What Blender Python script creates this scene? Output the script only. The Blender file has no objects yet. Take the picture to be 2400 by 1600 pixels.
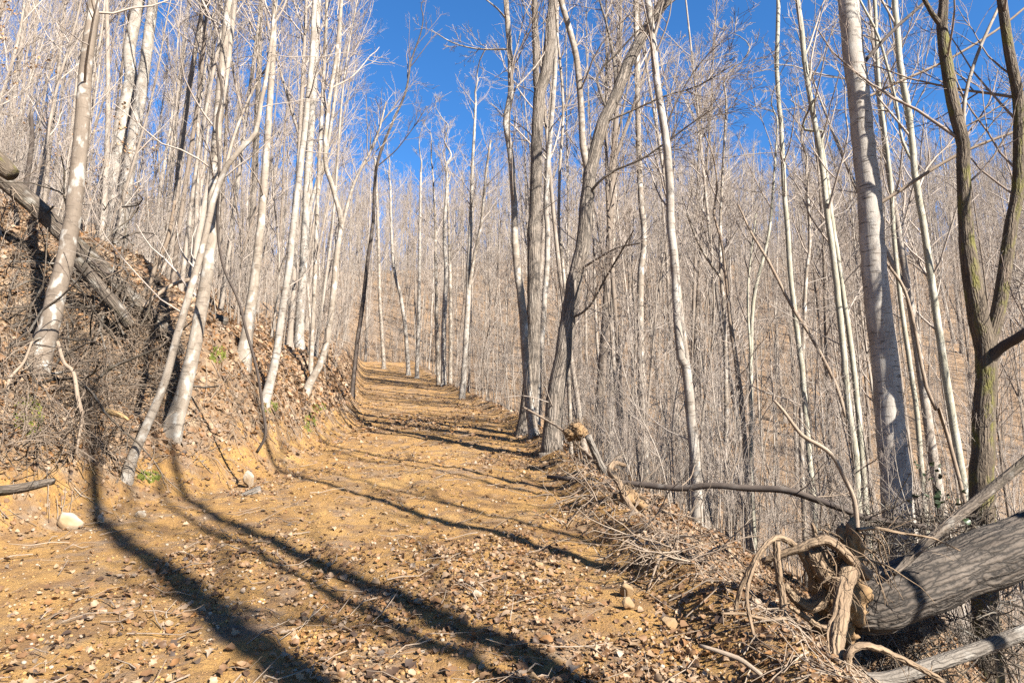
import bpy, math, random
import numpy as np

sc = bpy.context.scene
C = sc.collection

# ------------------------------------------------------------------ camera, sky, sun, exposure
PITCH = math.radians(10.0)
FPX = 1600.0                                   # focal length of the photograph in its own 2400 px frame (24 mm)
EYE = np.array([0.0, 0.0, 1.6])
cam = bpy.data.cameras.new('camera'); camo = bpy.data.objects.new('camera', cam); C.objects.link(camo)
cam.sensor_width = 36; cam.lens = 24; cam.clip_end = 3000; cam.clip_start = .05
camo.location = EYE; camo.rotation_euler = (math.pi/2 + PITCH, 0, 0)
sc.camera = camo

SUN_AZ = math.radians(42.5)                    # sun stands behind the camera, to the right
SUN_EL = math.radians(34)
sun_dir = np.array([math.sin(SUN_AZ)*math.cos(SUN_EL), -math.cos(SUN_AZ)*math.cos(SUN_EL), math.sin(SUN_EL)])
w = bpy.data.worlds.new('World'); sc.world = w; w.use_nodes = True
nt = w.node_tree; nt.nodes.clear()
sky = nt.nodes.new('ShaderNodeTexSky'); sky.sky_type = 'NISHITA'; sky.sun_disc = False
sky.sun_elevation = SUN_EL; sky.sun_rotation = math.atan2(sun_dir[0], sun_dir[1])
sky.altitude = 1200; sky.air_density = 1.0; sky.dust_density = 0.25; sky.ozone_density = 6.0
bg = nt.nodes.new('ShaderNodeBackground'); bg.inputs[1].default_value = 0.05
wo = nt.nodes.new('ShaderNodeOutputWorld')
hs = nt.nodes.new('ShaderNodeHueSaturation'); hs.inputs['Saturation'].default_value = 1.16
nt.links.new(sky.outputs[0], hs.inputs['Color']); nt.links.new(hs.outputs[0], bg.inputs[0]); nt.links.new(bg.outputs[0], wo.inputs[0])

sl = bpy.data.lights.new('sun', 'SUN'); so = bpy.data.objects.new('sun', sl); C.objects.link(so)
sl.energy = 5.0; sl.angle = math.radians(0.45); sl.color = (1.0, .93, .83)
from mathutils import Vector
so.rotation_euler = Vector(sun_dir).to_track_quat('Z', 'Y').to_euler()
so.location = tuple(sun_dir*30)

sc.view_settings.view_transform = 'Standard'; sc.view_settings.look = 'None'
sc.view_settings.gamma = 1; sc.view_settings.use_curve_mapping = False
sc.view_settings.exposure = 2.38
sc.cycles.max_bounces = 4; sc.cycles.diffuse_bounces = 2; sc.cycles.glossy_bounces = 2
sc.cycles.use_denoising = False

# ------------------------------------------------------------------ terrain as a function
_T = np.random.RandomState(7).rand(256, 256)
def vnoise(x, y):
    xi = np.floor(x).astype(int); yi = np.floor(y).astype(int); fx = x-xi; fy = y-yi
    fx = fx*fx*(3-2*fx); fy = fy*fy*(3-2*fy)
    a = _T[xi & 255, yi & 255]; b = _T[(xi+1) & 255, yi & 255]; c = _T[xi & 255, (yi+1) & 255]; d = _T[(xi+1) & 255, (yi+1) & 255]
    return (a*(1-fx)+b*fx)*(1-fy)+(c*(1-fx)+d*fx)*fy-.5
def fbm(x, y, o=4):
    s = 0; a = 1.
    for k in range(o):
        s = s+a*vnoise(x*2**k+13.7*k, y*2**k+7.1*k); a *= .5
    return s
_ys = np.linspace(-60, 300, 1441)
def tab(ys, xs):
    v = np.interp(_ys, ys, xs); k = np.hanning(17); k /= k.sum()
    return np.convolve(np.pad(v, 8, mode='edge'), k, 'valid')
_L = tab([-60, 0, 4, 6, 8.5, 10.5, 17, 28, 50, 65, 90, 150, 300], [-6, -5.2, -4.9, -4.3, -3.5, -3.2, -3.7, -6.0, -10.8, -15.5, -27, -75, -220])
_R = tab([-60, 0, 3.4, 5.1, 10.7, 17, 28, 50, 65, 90, 150, 300], [1, 1.2, 1.07, .8, .35, 0, -2.1, -7.6, -12, -23, -70, -215])
def eL(y): return np.interp(y, _ys, _L)
def eR(y): return np.interp(y, _ys, _R)
def sm(x, a, b):
    t = np.clip((x-a)/(b-a), 0, 1); return t*t*(3-2*t)
def far(x, y):
    s = .12*x+.985*y
    f = -8+.5*(s-27.4)
    f = np.where(s < 115, f, -8+.5*87.6+(s-115)*.05)
    return f+3*fbm(x/40, y/40, 3)
def H(x, y):
    x = np.asarray(x, float); y = np.asarray(y, float)
    v = np.maximum(eL(y)-x, 0); w_ = np.maximum(x-eR(y), 0)
    d = np.hypot(x, y)
    bank = 1.25*np.minimum(v, 1.3)*sm(v, -.3, .9)+.44*np.clip(v-1.3, 0, 60)+.1*np.clip(v-61.3, 0, 200)
    drop = .14*sm(w_, 0, .35)*(1-sm(w_, .35, 1.2))-.58*np.clip(w_-.45, 0, 40)
    yy = np.clip(y, 20, 52)-20
    n = .147*np.minimum(y, 52)+.0015*yy**2+.06*np.clip(y-52, 0, 400)+bank+drop
    n = n+.75*sm(v, .3, 2.0)*(1-.6*sm(v, 4, 9))*np.exp(-((y-10.6)/1.4)**2)
    out = sm(v+w_, 0, 1.5)
    n = n+out*(.45*fbm(x/2.2, y/2.2, 3)+.8*fbm(x/14+3, y/14, 2)*sm(v+w_, 2, 9))
    n = n+.8*np.exp(-((x-4.3)/.7)**2-((y-7.5)/.45)**2)          # heap of debris below the birch like tree
    for hx, hy, hr, hd in ((-4.75, 8.7, .42, .55), (-5.5, 8.5, .5, .6), (-4.55, 7.75, .32, .4), (-5.2, 7.5, .35, .35), (-6.3, 8.6, .45, .5), (-4.9, 9.6, .35, .35)):
        n = n-hd*np.exp(-((x-hx)/hr)**2-((y-hy)/hr)**2)              # hollows torn into the bank
    near = 1/(1+(d/22)**2)
    n = n+near*(.07*fbm(x*1.3, y*.9, 3)+.13*out*fbm(x*2.6, y*2.6, 3)+.034*fbm(x*6, y*6, 3))
    f = far(x, y); k = 2.5
    return np.maximum(n, f)+k*np.log1p(np.exp(-np.abs(n-f)/k))*sm(w_, 3, 10)
def h1(x, y): return float(H(x, y))
def ray(px, py):
    c = (px-1200)/FPX; u = -(py-800)/FPX
    return np.array([c, math.cos(PITCH)-u*math.sin(PITCH), math.sin(PITCH)+u*math.cos(PITCH)])
_D = np.exp(np.linspace(math.log(2.), math.log(260), 1100))
def cast(px, py):
    p = EYE+_D[:, None]*ray(px, py)
    g = p[:, 2]-H(p[:, 0], p[:, 1]); i = int(np.argmax(g < 0))
    return float(_D[i-1]+(_D[i]-_D[i-1])*g[i-1]/(g[i-1]-g[i])) if g[i] < 0 and i > 0 else None
def at(px, py, D): return EYE+D*ray(px, py)
def ground(px, py):
    return at(px, py, cast(px, py))

# ------------------------------------------------------------------ node helpers and materials
def new_mat(name):
    m = bpy.data.materials.new(name); m.use_nodes = True
    t = m.node_tree; b = t.nodes['Principled BSDF']
    b.inputs['Roughness'].default_value = .85; b.inputs['Specular IOR Level'].default_value = .25
    return m, t, b
def N(t, kind, **kw):
    n = t.nodes.new(kind)
    for k, v in kw.items(): setattr(n, k, v)
    return n
def noise(t, vec, scale, detail=4, rough=.6, out=0):
    n = N(t, 'ShaderNodeTexNoise'); n.inputs['Scale'].default_value = scale
    n.inputs['Detail'].default_value = detail; n.inputs['Roughness'].default_value = rough
    if vec is not None: t.links.new(vec, n.inputs['Vector'])
    return n.outputs[out]
def ramp(t, fac, stops, interp='LINEAR'):
    n = N(t, 'ShaderNodeValToRGB'); r = n.color_ramp; r.interpolation = interp
    while len(r.elements) < len(stops): r.elements.new(.5)
    for e, (p, c) in zip(r.elements, stops):
        e.position = p; e.color = (c, c, c, 1) if isinstance(c, (int, float)) else (*c, 1)
    t.links.new(fac, n.inputs[0]); return n.outputs[0]
def mix(t, fac, a, b, blend='MIX'):
    n = N(t, 'ShaderNodeMix', data_type='RGBA', blend_type=blend)
    for i, v in ((0, fac), (6, a), (7, b)):
        if isinstance(v, (int, float)): n.inputs[i].default_value = v
        elif isinstance(v, tuple): n.inputs[i].default_value = (*v, 1)
        else: t.links.new(v, n.inputs[i])
    return n.outputs[2]
def math_(t, op, a, b=0.0):
    n = N(t, 'ShaderNodeMath', operation=op)
    for i, v in ((0, a), (1, b)):
        if isinstance(v, (int, float)): n.inputs[i].default_value = v
        else: t.links.new(v, n.inputs[i])
    return n.outputs[0]
def vscale(t, vec, s):
    n = N(t, 'ShaderNodeVectorMath', operation='MULTIPLY'); t.links.new(vec, n.inputs[0]); n.inputs[1].default_value = s
    return n.outputs[0]
def attr(t, name, out='Vector'):
    n = N(t, 'ShaderNodeAttribute'); n.attribute_name = name; return n.outputs[out]
def bump(t, b, h, strength, dist=.02):
    n = N(t, 'ShaderNodeBump'); n.inputs['Strength'].default_value = strength; n.inputs['Distance'].default_value = dist
    t.links.new(h, n.inputs['Height']); t.links.new(n.outputs[0], b.inputs['Normal'])
ALB = .42
def base(t, b, col): t.links.new(mix(t, 1.0, col, (ALB, ALB, ALB), 'MULTIPLY'), b.inputs['Base Color'])
def rnd(t): return N(t, 'ShaderNodeObjectInfo').outputs['Random']

def bark(name, c1, c2, lichen=.0, lent=.0, furrow=.0, moss=.0, vary=.25, fscale=1.):
    """bark vector attribute: (r cos a, r sin a, metres along the stem)"""
    m, t, b = new_mat(name); v = attr(t, 'bark')
    col = mix(t, ramp(t, noise(t, vscale(t, v, (3, 3, 1.2)), 2.2, 5), [(.38, 0.), (.62, 1.)]), c1, c2)
    grain = noise(t, vscale(t, v, (30, 30, 5)), 3, 4, .7)
    col = mix(t, .35, col, ramp(t, grain, [(.3, .35), (.7, .95)]), 'MULTIPLY')
    h = grain
    if furrow:
        wv = N(t, 'ShaderNodeVectorMath', operation='ADD'); t.links.new(vscale(t, v, (34, 34, 2.6)), wv.inputs[0])
        t.links.new(vscale(t, noise(t, vscale(t, v, (9, 9, 5)), 1.5, 3, .6, 1), (1.6, 1.6, 1.6)), wv.inputs[1])
        vo = N(t, 'ShaderNodeTexVoronoi', feature='DISTANCE_TO_EDGE'); vo.inputs['Scale'].default_value = fscale; t.links.new(wv.outputs[0], vo.inputs['Vector'])
        r = ramp(t, vo.outputs['Distance'], [(.0, .10), (.16, .62), (.42, 1.)])
        col = mix(t, furrow, col, r, 'MULTIPLY'); h = math_(t, 'ADD', math_(t, 'MULTIPLY', r, 2.0), grain)
    if lent:
        l = ramp(t, noise(t, vscale(t, v, (5, 5, 30)), 1.2, 2, .5), [(.58, 0.), (.70, 1.)])
        col = mix(t, math_(t, 'MULTIPLY', l, lent), col, (.10, .075, .055))
        s = ramp(t, noise(t, vscale(t, v, (9, 9, 4)), 1.0, 2), [(.68, 0.), (.74, 1.)])
        col = mix(t, math_(t, 'MULTIPLY', s, lent*.8), col, (.14, .10, .075))
    if lichen:
        k = ramp(t, noise(t, vscale(t, v, (6, 6, 4)), 1.5, 3, .5), [(.54, 0.), (.70, 1.)])
        col = mix(t, math_(t, 'MULTIPLY', k, lichen), col, (.74, .72, .66))
    if moss:
        k = ramp(t, noise(t, vscale(t, v, (5, 5, 2)), 1.4, 5, .65), [(.5, 0.), (.62, 1.)])
        col = mix(t, math_(t, 'MULTIPLY', k, moss), col, (.20, .19, .03))
    if vary:
        r = rnd(t)
        col = mix(t, math_(t, 'MULTIPLY', r, vary), col, (.20, .15, .11))
    base(t, b, col); bump(t, b, h, .5, .01 if not furrow else .02)
    return m

M = {}
M['white'] = bark('white bark', (.60, .55, .485), (.36, .31, .255), lichen=.6, lent=.75, vary=.12)
M['birch'] = bark('birch bark', (.66, .61, .54), (.48, .42, .36), lichen=.5, lent=.85, vary=0)
M['grey'] = bark('grey lichened bark', (.33, .265, .205), (.24, .19, .145), lichen=.85, lent=.5, vary=0)
M['pale'] = bark('pale bark', (.50, .43, .35), (.32, .26, .20), lichen=.75, lent=.6, vary=.0)
M['green'] = bark('greenish smooth bark', (.62, .60, .48), (.48, .45, .34), lichen=.45, lent=.3, vary=.1)
M['brown'] = bark('furrowed brown bark', (.47, .40, .33), (.36, .295, .235), furrow=.75, vary=0, fscale=.7)
M['mossy'] = bark('mossy dark bark', (.26, .20, .14), (.18, .135, .09), furrow=.5, moss=.75, vary=0)
M['dark'] = bark('dark bark and painted shade', (.13, .10, .08), (.08, .06, .05), lichen=.12, vary=0)  # dark dead wood; on the thin trail edge tree it is painted shade
M['log'] = bark('fallen log bark', (.25, .205, .165), (.14, .11, .085), furrow=.92, vary=0, fscale=.85)
M['rot'] = bark('rotting log bark', (.27, .215, .165), (.13, .10, .075), furrow=.6, moss=.06, lichen=.3, vary=0)
M['greylog'] = bark('weathered grey log', (.37, .325, .275), (.24, .205, .17), lichen=.3, furrow=.4, vary=0)
M['forest'] = bark('forest bark', (.62, .55, .47), (.43, .36, .29), lichen=.5, lent=.3, vary=.85)
M['root'] = bark('soil stained root', (.48, .345, .22), (.30, .20, .12), furrow=.3, vary=0)
M['stick'] = bark('dead stick', (.55, .44, .33), (.38, .28, .20), vary=.4)
M['wood'] = bark('raw split wood', (.72, .50, .26), (.60, .36, .15), furrow=.3, vary=0)

def twig_mat(name, c1, c2):
    m, t, b = new_mat(name)
    col = mix(t, rnd(t), c1, c2)
    k = noise(t, N(t, 'ShaderNodeTexCoord').outputs['Object'], 1.2, 3)
    col = mix(t, ramp(t, k, [(.35, 0.), (.65, .6)]), col, (.38, .285, .22))
    base(t, b, col); return m
M['twig'] = twig_mat('pale twigs', (.60, .535, .47), (.44, .375, .32))
M['twigdark'] = twig_mat('dark twigs', (.34, .27, .22), (.24, .18, .14))

def leaf_material(name, by_object):
    m, t, b = new_mat(name)
    pal = [(0., (.50, .34, .20)), (.15, (.58, .42, .28)), (.3, (.42, .26, .14)), (.45, (.36, .21, .11)), (.6, (.28, .16, .085)), (.72, (.44, .22, .08)), (.82, (.18, .105, .06)), (.93, (.09, .06, .045)), (1., (.62, .48, .35))]
    fac = rnd(t) if by_object else attr(t, 'tone', 'Fac')
    col = ramp(t, fac, pal)
    k = noise(t, N(t, 'ShaderNodeTexCoord').outputs['Object'], 30, 3)
    col = mix(t, .5, col, ramp(t, k, [(.3, .55), (.7, 1.)]), 'MULTIPLY')
    base(t, b, col); b.inputs['Roughness'].default_value = .6
    tr = N(t, 'ShaderNodeBsdfTranslucent'); t.links.new(col, tr.inputs[0])
    mx = N(t, 'ShaderNodeMixShader'); mx.inputs[0].default_value = .18
    t.links.new(b.outputs[0], mx.inputs[1]); t.links.new(tr.outputs[0], mx.inputs[2])
    t.links.new(mx.outputs[0], t.nodes['Material Output'].inputs['Surface'])
    return m
M['leaf'] = leaf_material('fallen leaves', False)
M['leafobj'] = leaf_material('single fallen leaf', True)
m, t, b = new_mat('beech leaves'); t.links.new(ramp(t, attr(t, 'tone', 'Fac'), [(0., (.32, .20, .105)), (1., (.23, .125, .055))]), b.inputs['Base Color']); M['beech'] = m

def ground_material():
    m, t, b = new_mat('forest floor and dirt'); pos = N(t, 'ShaderNodeNewGeometry').outputs['Position']
    dirt = ramp(t, noise(t, pos, .9, 6, .6), [(.3, (.52, .29, .085)), (.5, (.68, .39, .12)), (.7, (.75, .465, .165))])
    dirt = mix(t, ramp(t, noise(t, pos, 3.5, 5, .65), [(.46, 0.), (.63, .85)]), dirt, (.29, .165, .08))
    dirt = mix(t, ramp(t, noise(t, pos, 40, 3, .7), [(.35, .6), (.7, 0.)]), dirt, (.30, .165, .065))
    vo = N(t, 'ShaderNodeTexVoronoi'); vo.inputs['Scale'].default_value = 13; t.links.new(pos, vo.inputs['Vector'])
    sep = N(t, 'ShaderNodeSeparateColor'); t.links.new(vo.outputs['Color'], sep.inputs[0])
    lit = ramp(t, sep.outputs[0], [(0., (.50, .345, .20)), (.25, (.42, .265, .14)), (.5, (.32, .19, .095)), (.75, (.56, .41, .26)), (.9, (.18, .11, .065)), (1., (.46, .25, .10))])
    lit = mix(t, ramp(t, noise(t, pos, .6, 4), [(.35, .2), (.65, .7)]), lit, (.30, .205, .135))
    cover = attr(t, 'cover', 'Fac')
    k = ramp(t, math_(t, 'ADD', math_(t, 'MULTIPLY', noise(t, pos, 2.2, 5, .7), .9), math_(t, 'SUBTRACT', cover, .95)), [(.0, 0.), (.12, 1.)])
    col = mix(t, k, dirt, lit)
    base(t, b, col)
    h = math_(t, 'ADD', noise(t, pos, 11, 8, .75), math_(t, 'MULTIPLY', noise(t, pos, 70, 3, .7), .35))
    bump(t, b, h, .95, .06); b.inputs['Roughness'].default_value = .95
    return m
M['ground'] = ground_material()

def stone_mat(name, c1, c2):
    m, t, b = new_mat(name); pos = N(t, 'ShaderNodeTexCoord').outputs['Object']
    col = mix(t, ramp(t, noise(t, pos, 6, 6, .65), [(.35, 0.), (.65, 1.)]), c1, c2)
    col = mix(t, ramp(t, noise(t, pos, 2.5, 3), [(.45, 0.), (.62, .8)]), col, (.36, .22, .10))
    base(t, b, col); bump(t, b, noise(t, pos, 18, 6, .7), .6, .02); return m
M['stone'] = stone_mat('pale stone', (.56, .49, .39), (.42, .34, .25))
M['tanstone'] = stone_mat('soil stained stone', (.40, .28, .16), (.30, .20, .11))
M['soil'] = stone_mat('clod of subsoil', (.36, .235, .125), (.21, .135, .075))
M['crumb'] = stone_mat('crumbled dirt', (.56, .33, .12), (.40, .225, .085))
m, t, b = new_mat('moss'); pos = N(t, 'ShaderNodeTexCoord').outputs['Object']
t.links.new(ramp(t, noise(t, pos, 14, 4), [(.3, (.05, .06, .01)), (.7, (.12, .125, .02))]), b.inputs['Base Color']); M['moss'] = m
m, t, b = new_mat('evergreen leaf'); b.inputs['Base Color'].default_value = (.02, .03, .012, 1); b.inputs['Roughness'].default_value = .4; M['evergreen'] = m

# ------------------------------------------------------------------ mesh helpers
def obj(name, me, parent=None, mat=None):
    o = bpy.data.objects.new(name, me); C.objects.link(o)
    if mat is not None and not me.materials: me.materials.append(mat)
    if parent is not None: o.parent = parent
    return o
def tag(o, label=None, cat=None, group=None, kind=None):
    for k, v in (('label', label), ('category', cat), ('group', group), ('kind', kind)):
        if v: o[k] = v
    return o
def empty(name, loc, label, cat, group=None):
    o = bpy.data.objects.new(name, None); C.objects.link(o); o.location = tuple(float(q) for q in loc); o.empty_display_size = .2
    return tag(o, label, cat, group)
def mesh_np(name, V, F3=None, F4=None, smooth=True, attrs=()):
    me = bpy.data.meshes.new(name); V = np.ascontiguousarray(V, np.float32)
    loops = []; starts = []; n = 0
    if F4 is not None and len(F4): loops.append(np.asarray(F4, np.int32).ravel()); starts.append(np.arange(len(F4))*4); n = len(F4)*4
    if F3 is not None and len(F3): loops.append(np.asarray(F3, np.int32).ravel()); starts.append(n+np.arange(len(F3))*3)
    L = np.concatenate(loops); S = np.concatenate(starts).astype(np.int32)
    me.vertices.add(len(V)); me.vertices.foreach_set('co', V.ravel())
    me.loops.add(len(L)); me.loops.foreach_set('vertex_index', L)
    me.polygons.add(len(S)); me.polygons.foreach_set('loop_start', S)
    if smooth: me.polygons.foreach_set('use_smooth', np.ones(len(S), bool))
    me.update(calc_edges=True)
    for an, kind, data in attrs:
        a = me.attributes.new(an, kind, 'POINT')
        a.data.foreach_set('vector' if kind == 'FLOAT_VECTOR' else 'value', np.ascontiguousarray(data, np.float32).ravel())
    return me
def norm(v): return v/np.maximum(np.linalg.norm(v, axis=-1, keepdims=True), 1e-9)
def tube_arrays(P, R, sides, cap=False, ridges=0., seed=0):
    """P (M,n,3) polylines, R (M,n) radii -> verts, quads, tris, bark vectors"""
    Mn, n, _ = P.shape
    tg = np.empty_like(P); tg[:, 1:-1] = P[:, 2:]-P[:, :-2]; tg[:, 0] = P[:, 1]-P[:, 0]; tg[:, -1] = P[:, -1]-P[:, -2]
    tg = norm(tg); main = norm(P[:, -1]-P[:, 0])
    ref = np.where(np.abs(main[:, :1]) < .75, np.array([[1., 0, 0]]), np.array([[0., 1, 0]]))[:, None, :]
    a = norm(np.cross(tg, ref)); bb = np.cross(tg, a)
    ang = np.arange(sides)*2*math.pi/sides
    Rr = R[:, :, None]*np.ones(sides)
    s = np.concatenate([np.zeros((Mn, 1)), np.cumsum(np.linalg.norm(P[:, 1:]-P[:, :-1], axis=2), 1)], 1)
    if ridges:
        k = 4.
        aa = (ang[None, None, :]*np.ones_like(Rr)); ss = s[:, :, None]*np.ones(sides)
        nn = vnoise(np.cos(aa)*(9 if sides < 40 else 15)+50+seed, np.sin(aa)*(9 if sides < 40 else 15)+ss*2.2+50)*1.0+vnoise(np.cos(aa)*k+9, np.sin(aa)*k+ss*.9+seed)*.8
        Rr = Rr*(1+ridges*nn)
    V = P[:, :, None, :]+Rr[..., None]*(np.cos(ang)[None, None, :, None]*a[:, :, None, :]+np.sin(ang)[None, None, :, None]*bb[:, :, None, :])
    B = np.stack([Rr*np.cos(ang), Rr*np.sin(ang), s[:, :, None]*np.ones(sides)], -1)
    B = B+np.arange(Mn)[:, None, None, None]*np.array([1.7, .9, 3.1])
    base = (np.arange(Mn)*n*sides)[:, None, None]; i = (np.arange(n-1)*sides)[None, :, None]; j = np.arange(sides)[None, None, :]; j2 = (j+1) % sides
    Q = np.stack([base+i+j, base+i+j2, base+i+sides+j2, base+i+sides+j], -1).reshape(-1, 4)
    V = V.reshape(-1, 3); B = B.reshape(-1, 3); T3 = np.zeros((0, 3), int)
    if cap:
        c0 = len(V); V = np.concatenate([V, P[:, 0], P[:, -1]]); B = np.concatenate([B, np.zeros((2*Mn, 3))]); tr = []
        for q in range(Mn):
            f = q*n*sides
            for k in range(sides):
                tr.append((c0+q, f+(k+1) % sides, f+k)); tr.append((c0+Mn+q, f+(n-1)*sides+k, f+(n-1)*sides+(k+1) % sides))
        T3 = np.array(tr)
    return V, Q, T3, B
def tubes(name, groups):
    """groups: list of (P, R, sides, cap, ridges) joined into one mesh"""
    Vs, Qs, Ts, Bs = [], [], [], []; o = 0
    for g in groups:
        V, Q, T3, B = tube_arrays(*g); Vs.append(V); Qs.append(Q+o); Ts.append(T3+o); Bs.append(B); o += len(V)
    return mesh_np(name, np.concatenate(Vs), np.concatenate(Ts), np.concatenate(Qs), True, [('bark', 'FLOAT_VECTOR', np.concatenate(Bs))])
def resample(P, R, step):
    """Catmull-Rom through the points"""
    P = np.asarray(P, float); R = np.asarray(R, float)
    E = np.concatenate([[2*P[0]-P[1]], P, [2*P[-1]-P[-2]]]); out = []; rad = []
    for i in range(len(P)-1):
        k = max(2, int(round(np.linalg.norm(P[i+1]-P[i])/step))); tt = np.arange(k)/k
        p0, p1, p2, p3 = E[i:i+4]; tt = tt[:, None]
        out.append(.5*((2*p1)+(-p0+p2)*tt+(2*p0-5*p1+4*p2-p3)*tt**2+(-p0+3*p1-3*p2+p3)*tt**3)); rad.append(R[i]+(R[i+1]-R[i])*tt[:, 0])
    out.append(P[-1:]); rad.append(R[-1:])
    return np.concatenate(out), np.concatenate(rad)
def sprout(rng, P, R, per, t0, t1, ang, length, n, up=.5, wob=.25, rmin=.004, rf=.6, lens=None, taper=.35):
    """children of a batch of polylines, one level further out"""
    Mn, n0, _ = P.shape; K = Mn*per
    if K == 0: return np.zeros((0, n, 3)), np.zeros((0, n))
    idx = np.repeat(np.arange(Mn), per); tt = rng.uniform(t0, t1, K); f = tt*(n0-1); i = np.minimum(f.astype(int), n0-2); f = (f-i)[:, None]
    p = P[idx, i]*(1-f)+P[idx, i+1]*f; d = norm(P[idx, i+1]-P[idx, i]); r = R[idx, i]*(1-f[:, 0])+R[idx, i+1]*f[:, 0]
    pl = np.linalg.norm(P[:, -1]-P[:, 0], axis=1)[idx]
    perp = norm(np.cross(d, rng.normal(size=(K, 3))))
    a = ang*rng.uniform(.7, 1.3, K)[:, None]
    d = d*np.cos(a)+perp*np.sin(a)
    Ln = (lens(tt) if lens is not None else pl*length*(1.15-.6*tt))*rng.uniform(.6, 1.25, K)
    out = np.empty((K, n, 3)); out[:, 0] = p; cur = d.copy(); st = (Ln/(n-1))[:, None]
    for k in range(1, n):
        cur = norm(cur+np.array([0, 0, up/n])+rng.normal(size=(K, 3))*wob/math.sqrt(n)); out[:, k] = out[:, k-1]+cur*st
    r0 = np.maximum(np.minimum(r*rf, Ln*.0095+.0012), rmin)
    rad = np.maximum(r0[:, None]*np.linspace(1, taper, n)[None, :], rmin*.75)
    return out, rad
def crown_groups(rng, P, R, t0, n1, len1, n2=5, n3=4, n4=3, ang1=.75, up=.7, rmin=.0045, t1=.98):
    """twiggy crown on one stem; returns tube groups"""
    Hh = np.linalg.norm(P[-1]-P[0])
    lens = lambda q: len1*np.clip(1.12-((q-t0)/(1.02-t0))**1.6, .12, 1)
    a, ra = sprout(rng, P[None], R[None], n1, t0, t1, ang1, 0, 8, up, .3, .006, .55, lens)
    b_, rb = sprout(rng, a, ra, n2, .2, .95, .65, .5, 6, up*.6, .35, .0042, .7)
    c, rc = sprout(rng, b_, rb, n3, .15, .95, .6, .55, 4, .25, .35, rmin, .8)
    g = [(a, ra, 5), (b_, rb, 4), (c, rc, 3)]
    if n4:
        d, rd = sprout(rng, c, rc, n4, .15, .95, .6, .6, 3, .15, .3, rmin*.9, .9); g.append((d, rd, 3))
    return g

# ------------------------------------------------------------------ the ground, one connected sheet cut by what it is
def build_ground():
    ang = np.concatenate([np.linspace(-180, -44, 60)[:-1], np.linspace(-44, 44, 430)[:-1], np.linspace(44, 180, 60)])
    ang = np.radians(ang); rr = np.exp(np.linspace(math.log(.9), math.log(430), 520))
    rr = np.concatenate([[0.02, .3], rr])
    A, Rr = np.meshgrid(ang, rr); x = Rr*np.sin(A); y = Rr*np.cos(A); z = H(x, y)
    nr, na = x.shape; V = np.stack([x, y, z], -1).reshape(-1, 3)
    i = np.arange(nr-1)[:, None]*na; j = np.arange(na-1)[None, :]
    Q = np.stack([i+j, i+na+j, i+na+j+1, i+j+1], -1).reshape(-1, 4)
    cx = V[Q].mean(1); l = eL(cx[:, 1]); r = eR(cx[:, 1]); f = far(cx[:, 0], cx[:, 1])
    w_ = cx[:, 0]-r
    reg = np.where(cx[:, 0] < l, 1, np.where(cx[:, 0] <= r+.2, 0, 2)); reg = np.where((reg == 2) & (f+1 > cx[:, 2]-2.) & (w_ > 5), 3, reg); reg = np.where((cx[:, 1] > 58) & (reg == 0), 3, reg); reg = np.where((cx[:, 1] > 120) & (reg != 1), 3, reg)
    v = np.maximum(eL(V[:, 1])-V[:, 0], 0); w_ = np.maximum(V[:, 0]-eR(V[:, 1]), 0)
    cover = .50+.04*sm(np.hypot(V[:, 0], V[:, 1]), 6, 30)+.9*sm(v, .3, 1.5)+.9*sm(w_, .3, 1.2)
    cover = np.clip(cover+.9*sm(V[:, 1], 54, 58), 0, 1.6)
    out = {}
    for k, (nm, lab) in enumerate((('dirt_trail', 'leaf strewn orange dirt trail climbing away between the trees'), ('bank', 'steep leaf covered bank rising on the left of the trail'),
                                   ('hillside', 'wooded slope dropping away on the right of the trail'), ('far_hill', 'wooded hill across the hollow'))):
        q = Q[reg == k]; u, inv = np.unique(q, return_inverse=True)
        me = mesh_np(nm, V[u], None, inv.reshape(-1, 4), True, [('cover', 'FLOAT', cover[u])])
        o = obj(nm, me, None, M['ground']); o['kind'] = 'structure'; o['label'] = lab; out[nm] = o
    return out
G = build_ground()

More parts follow.
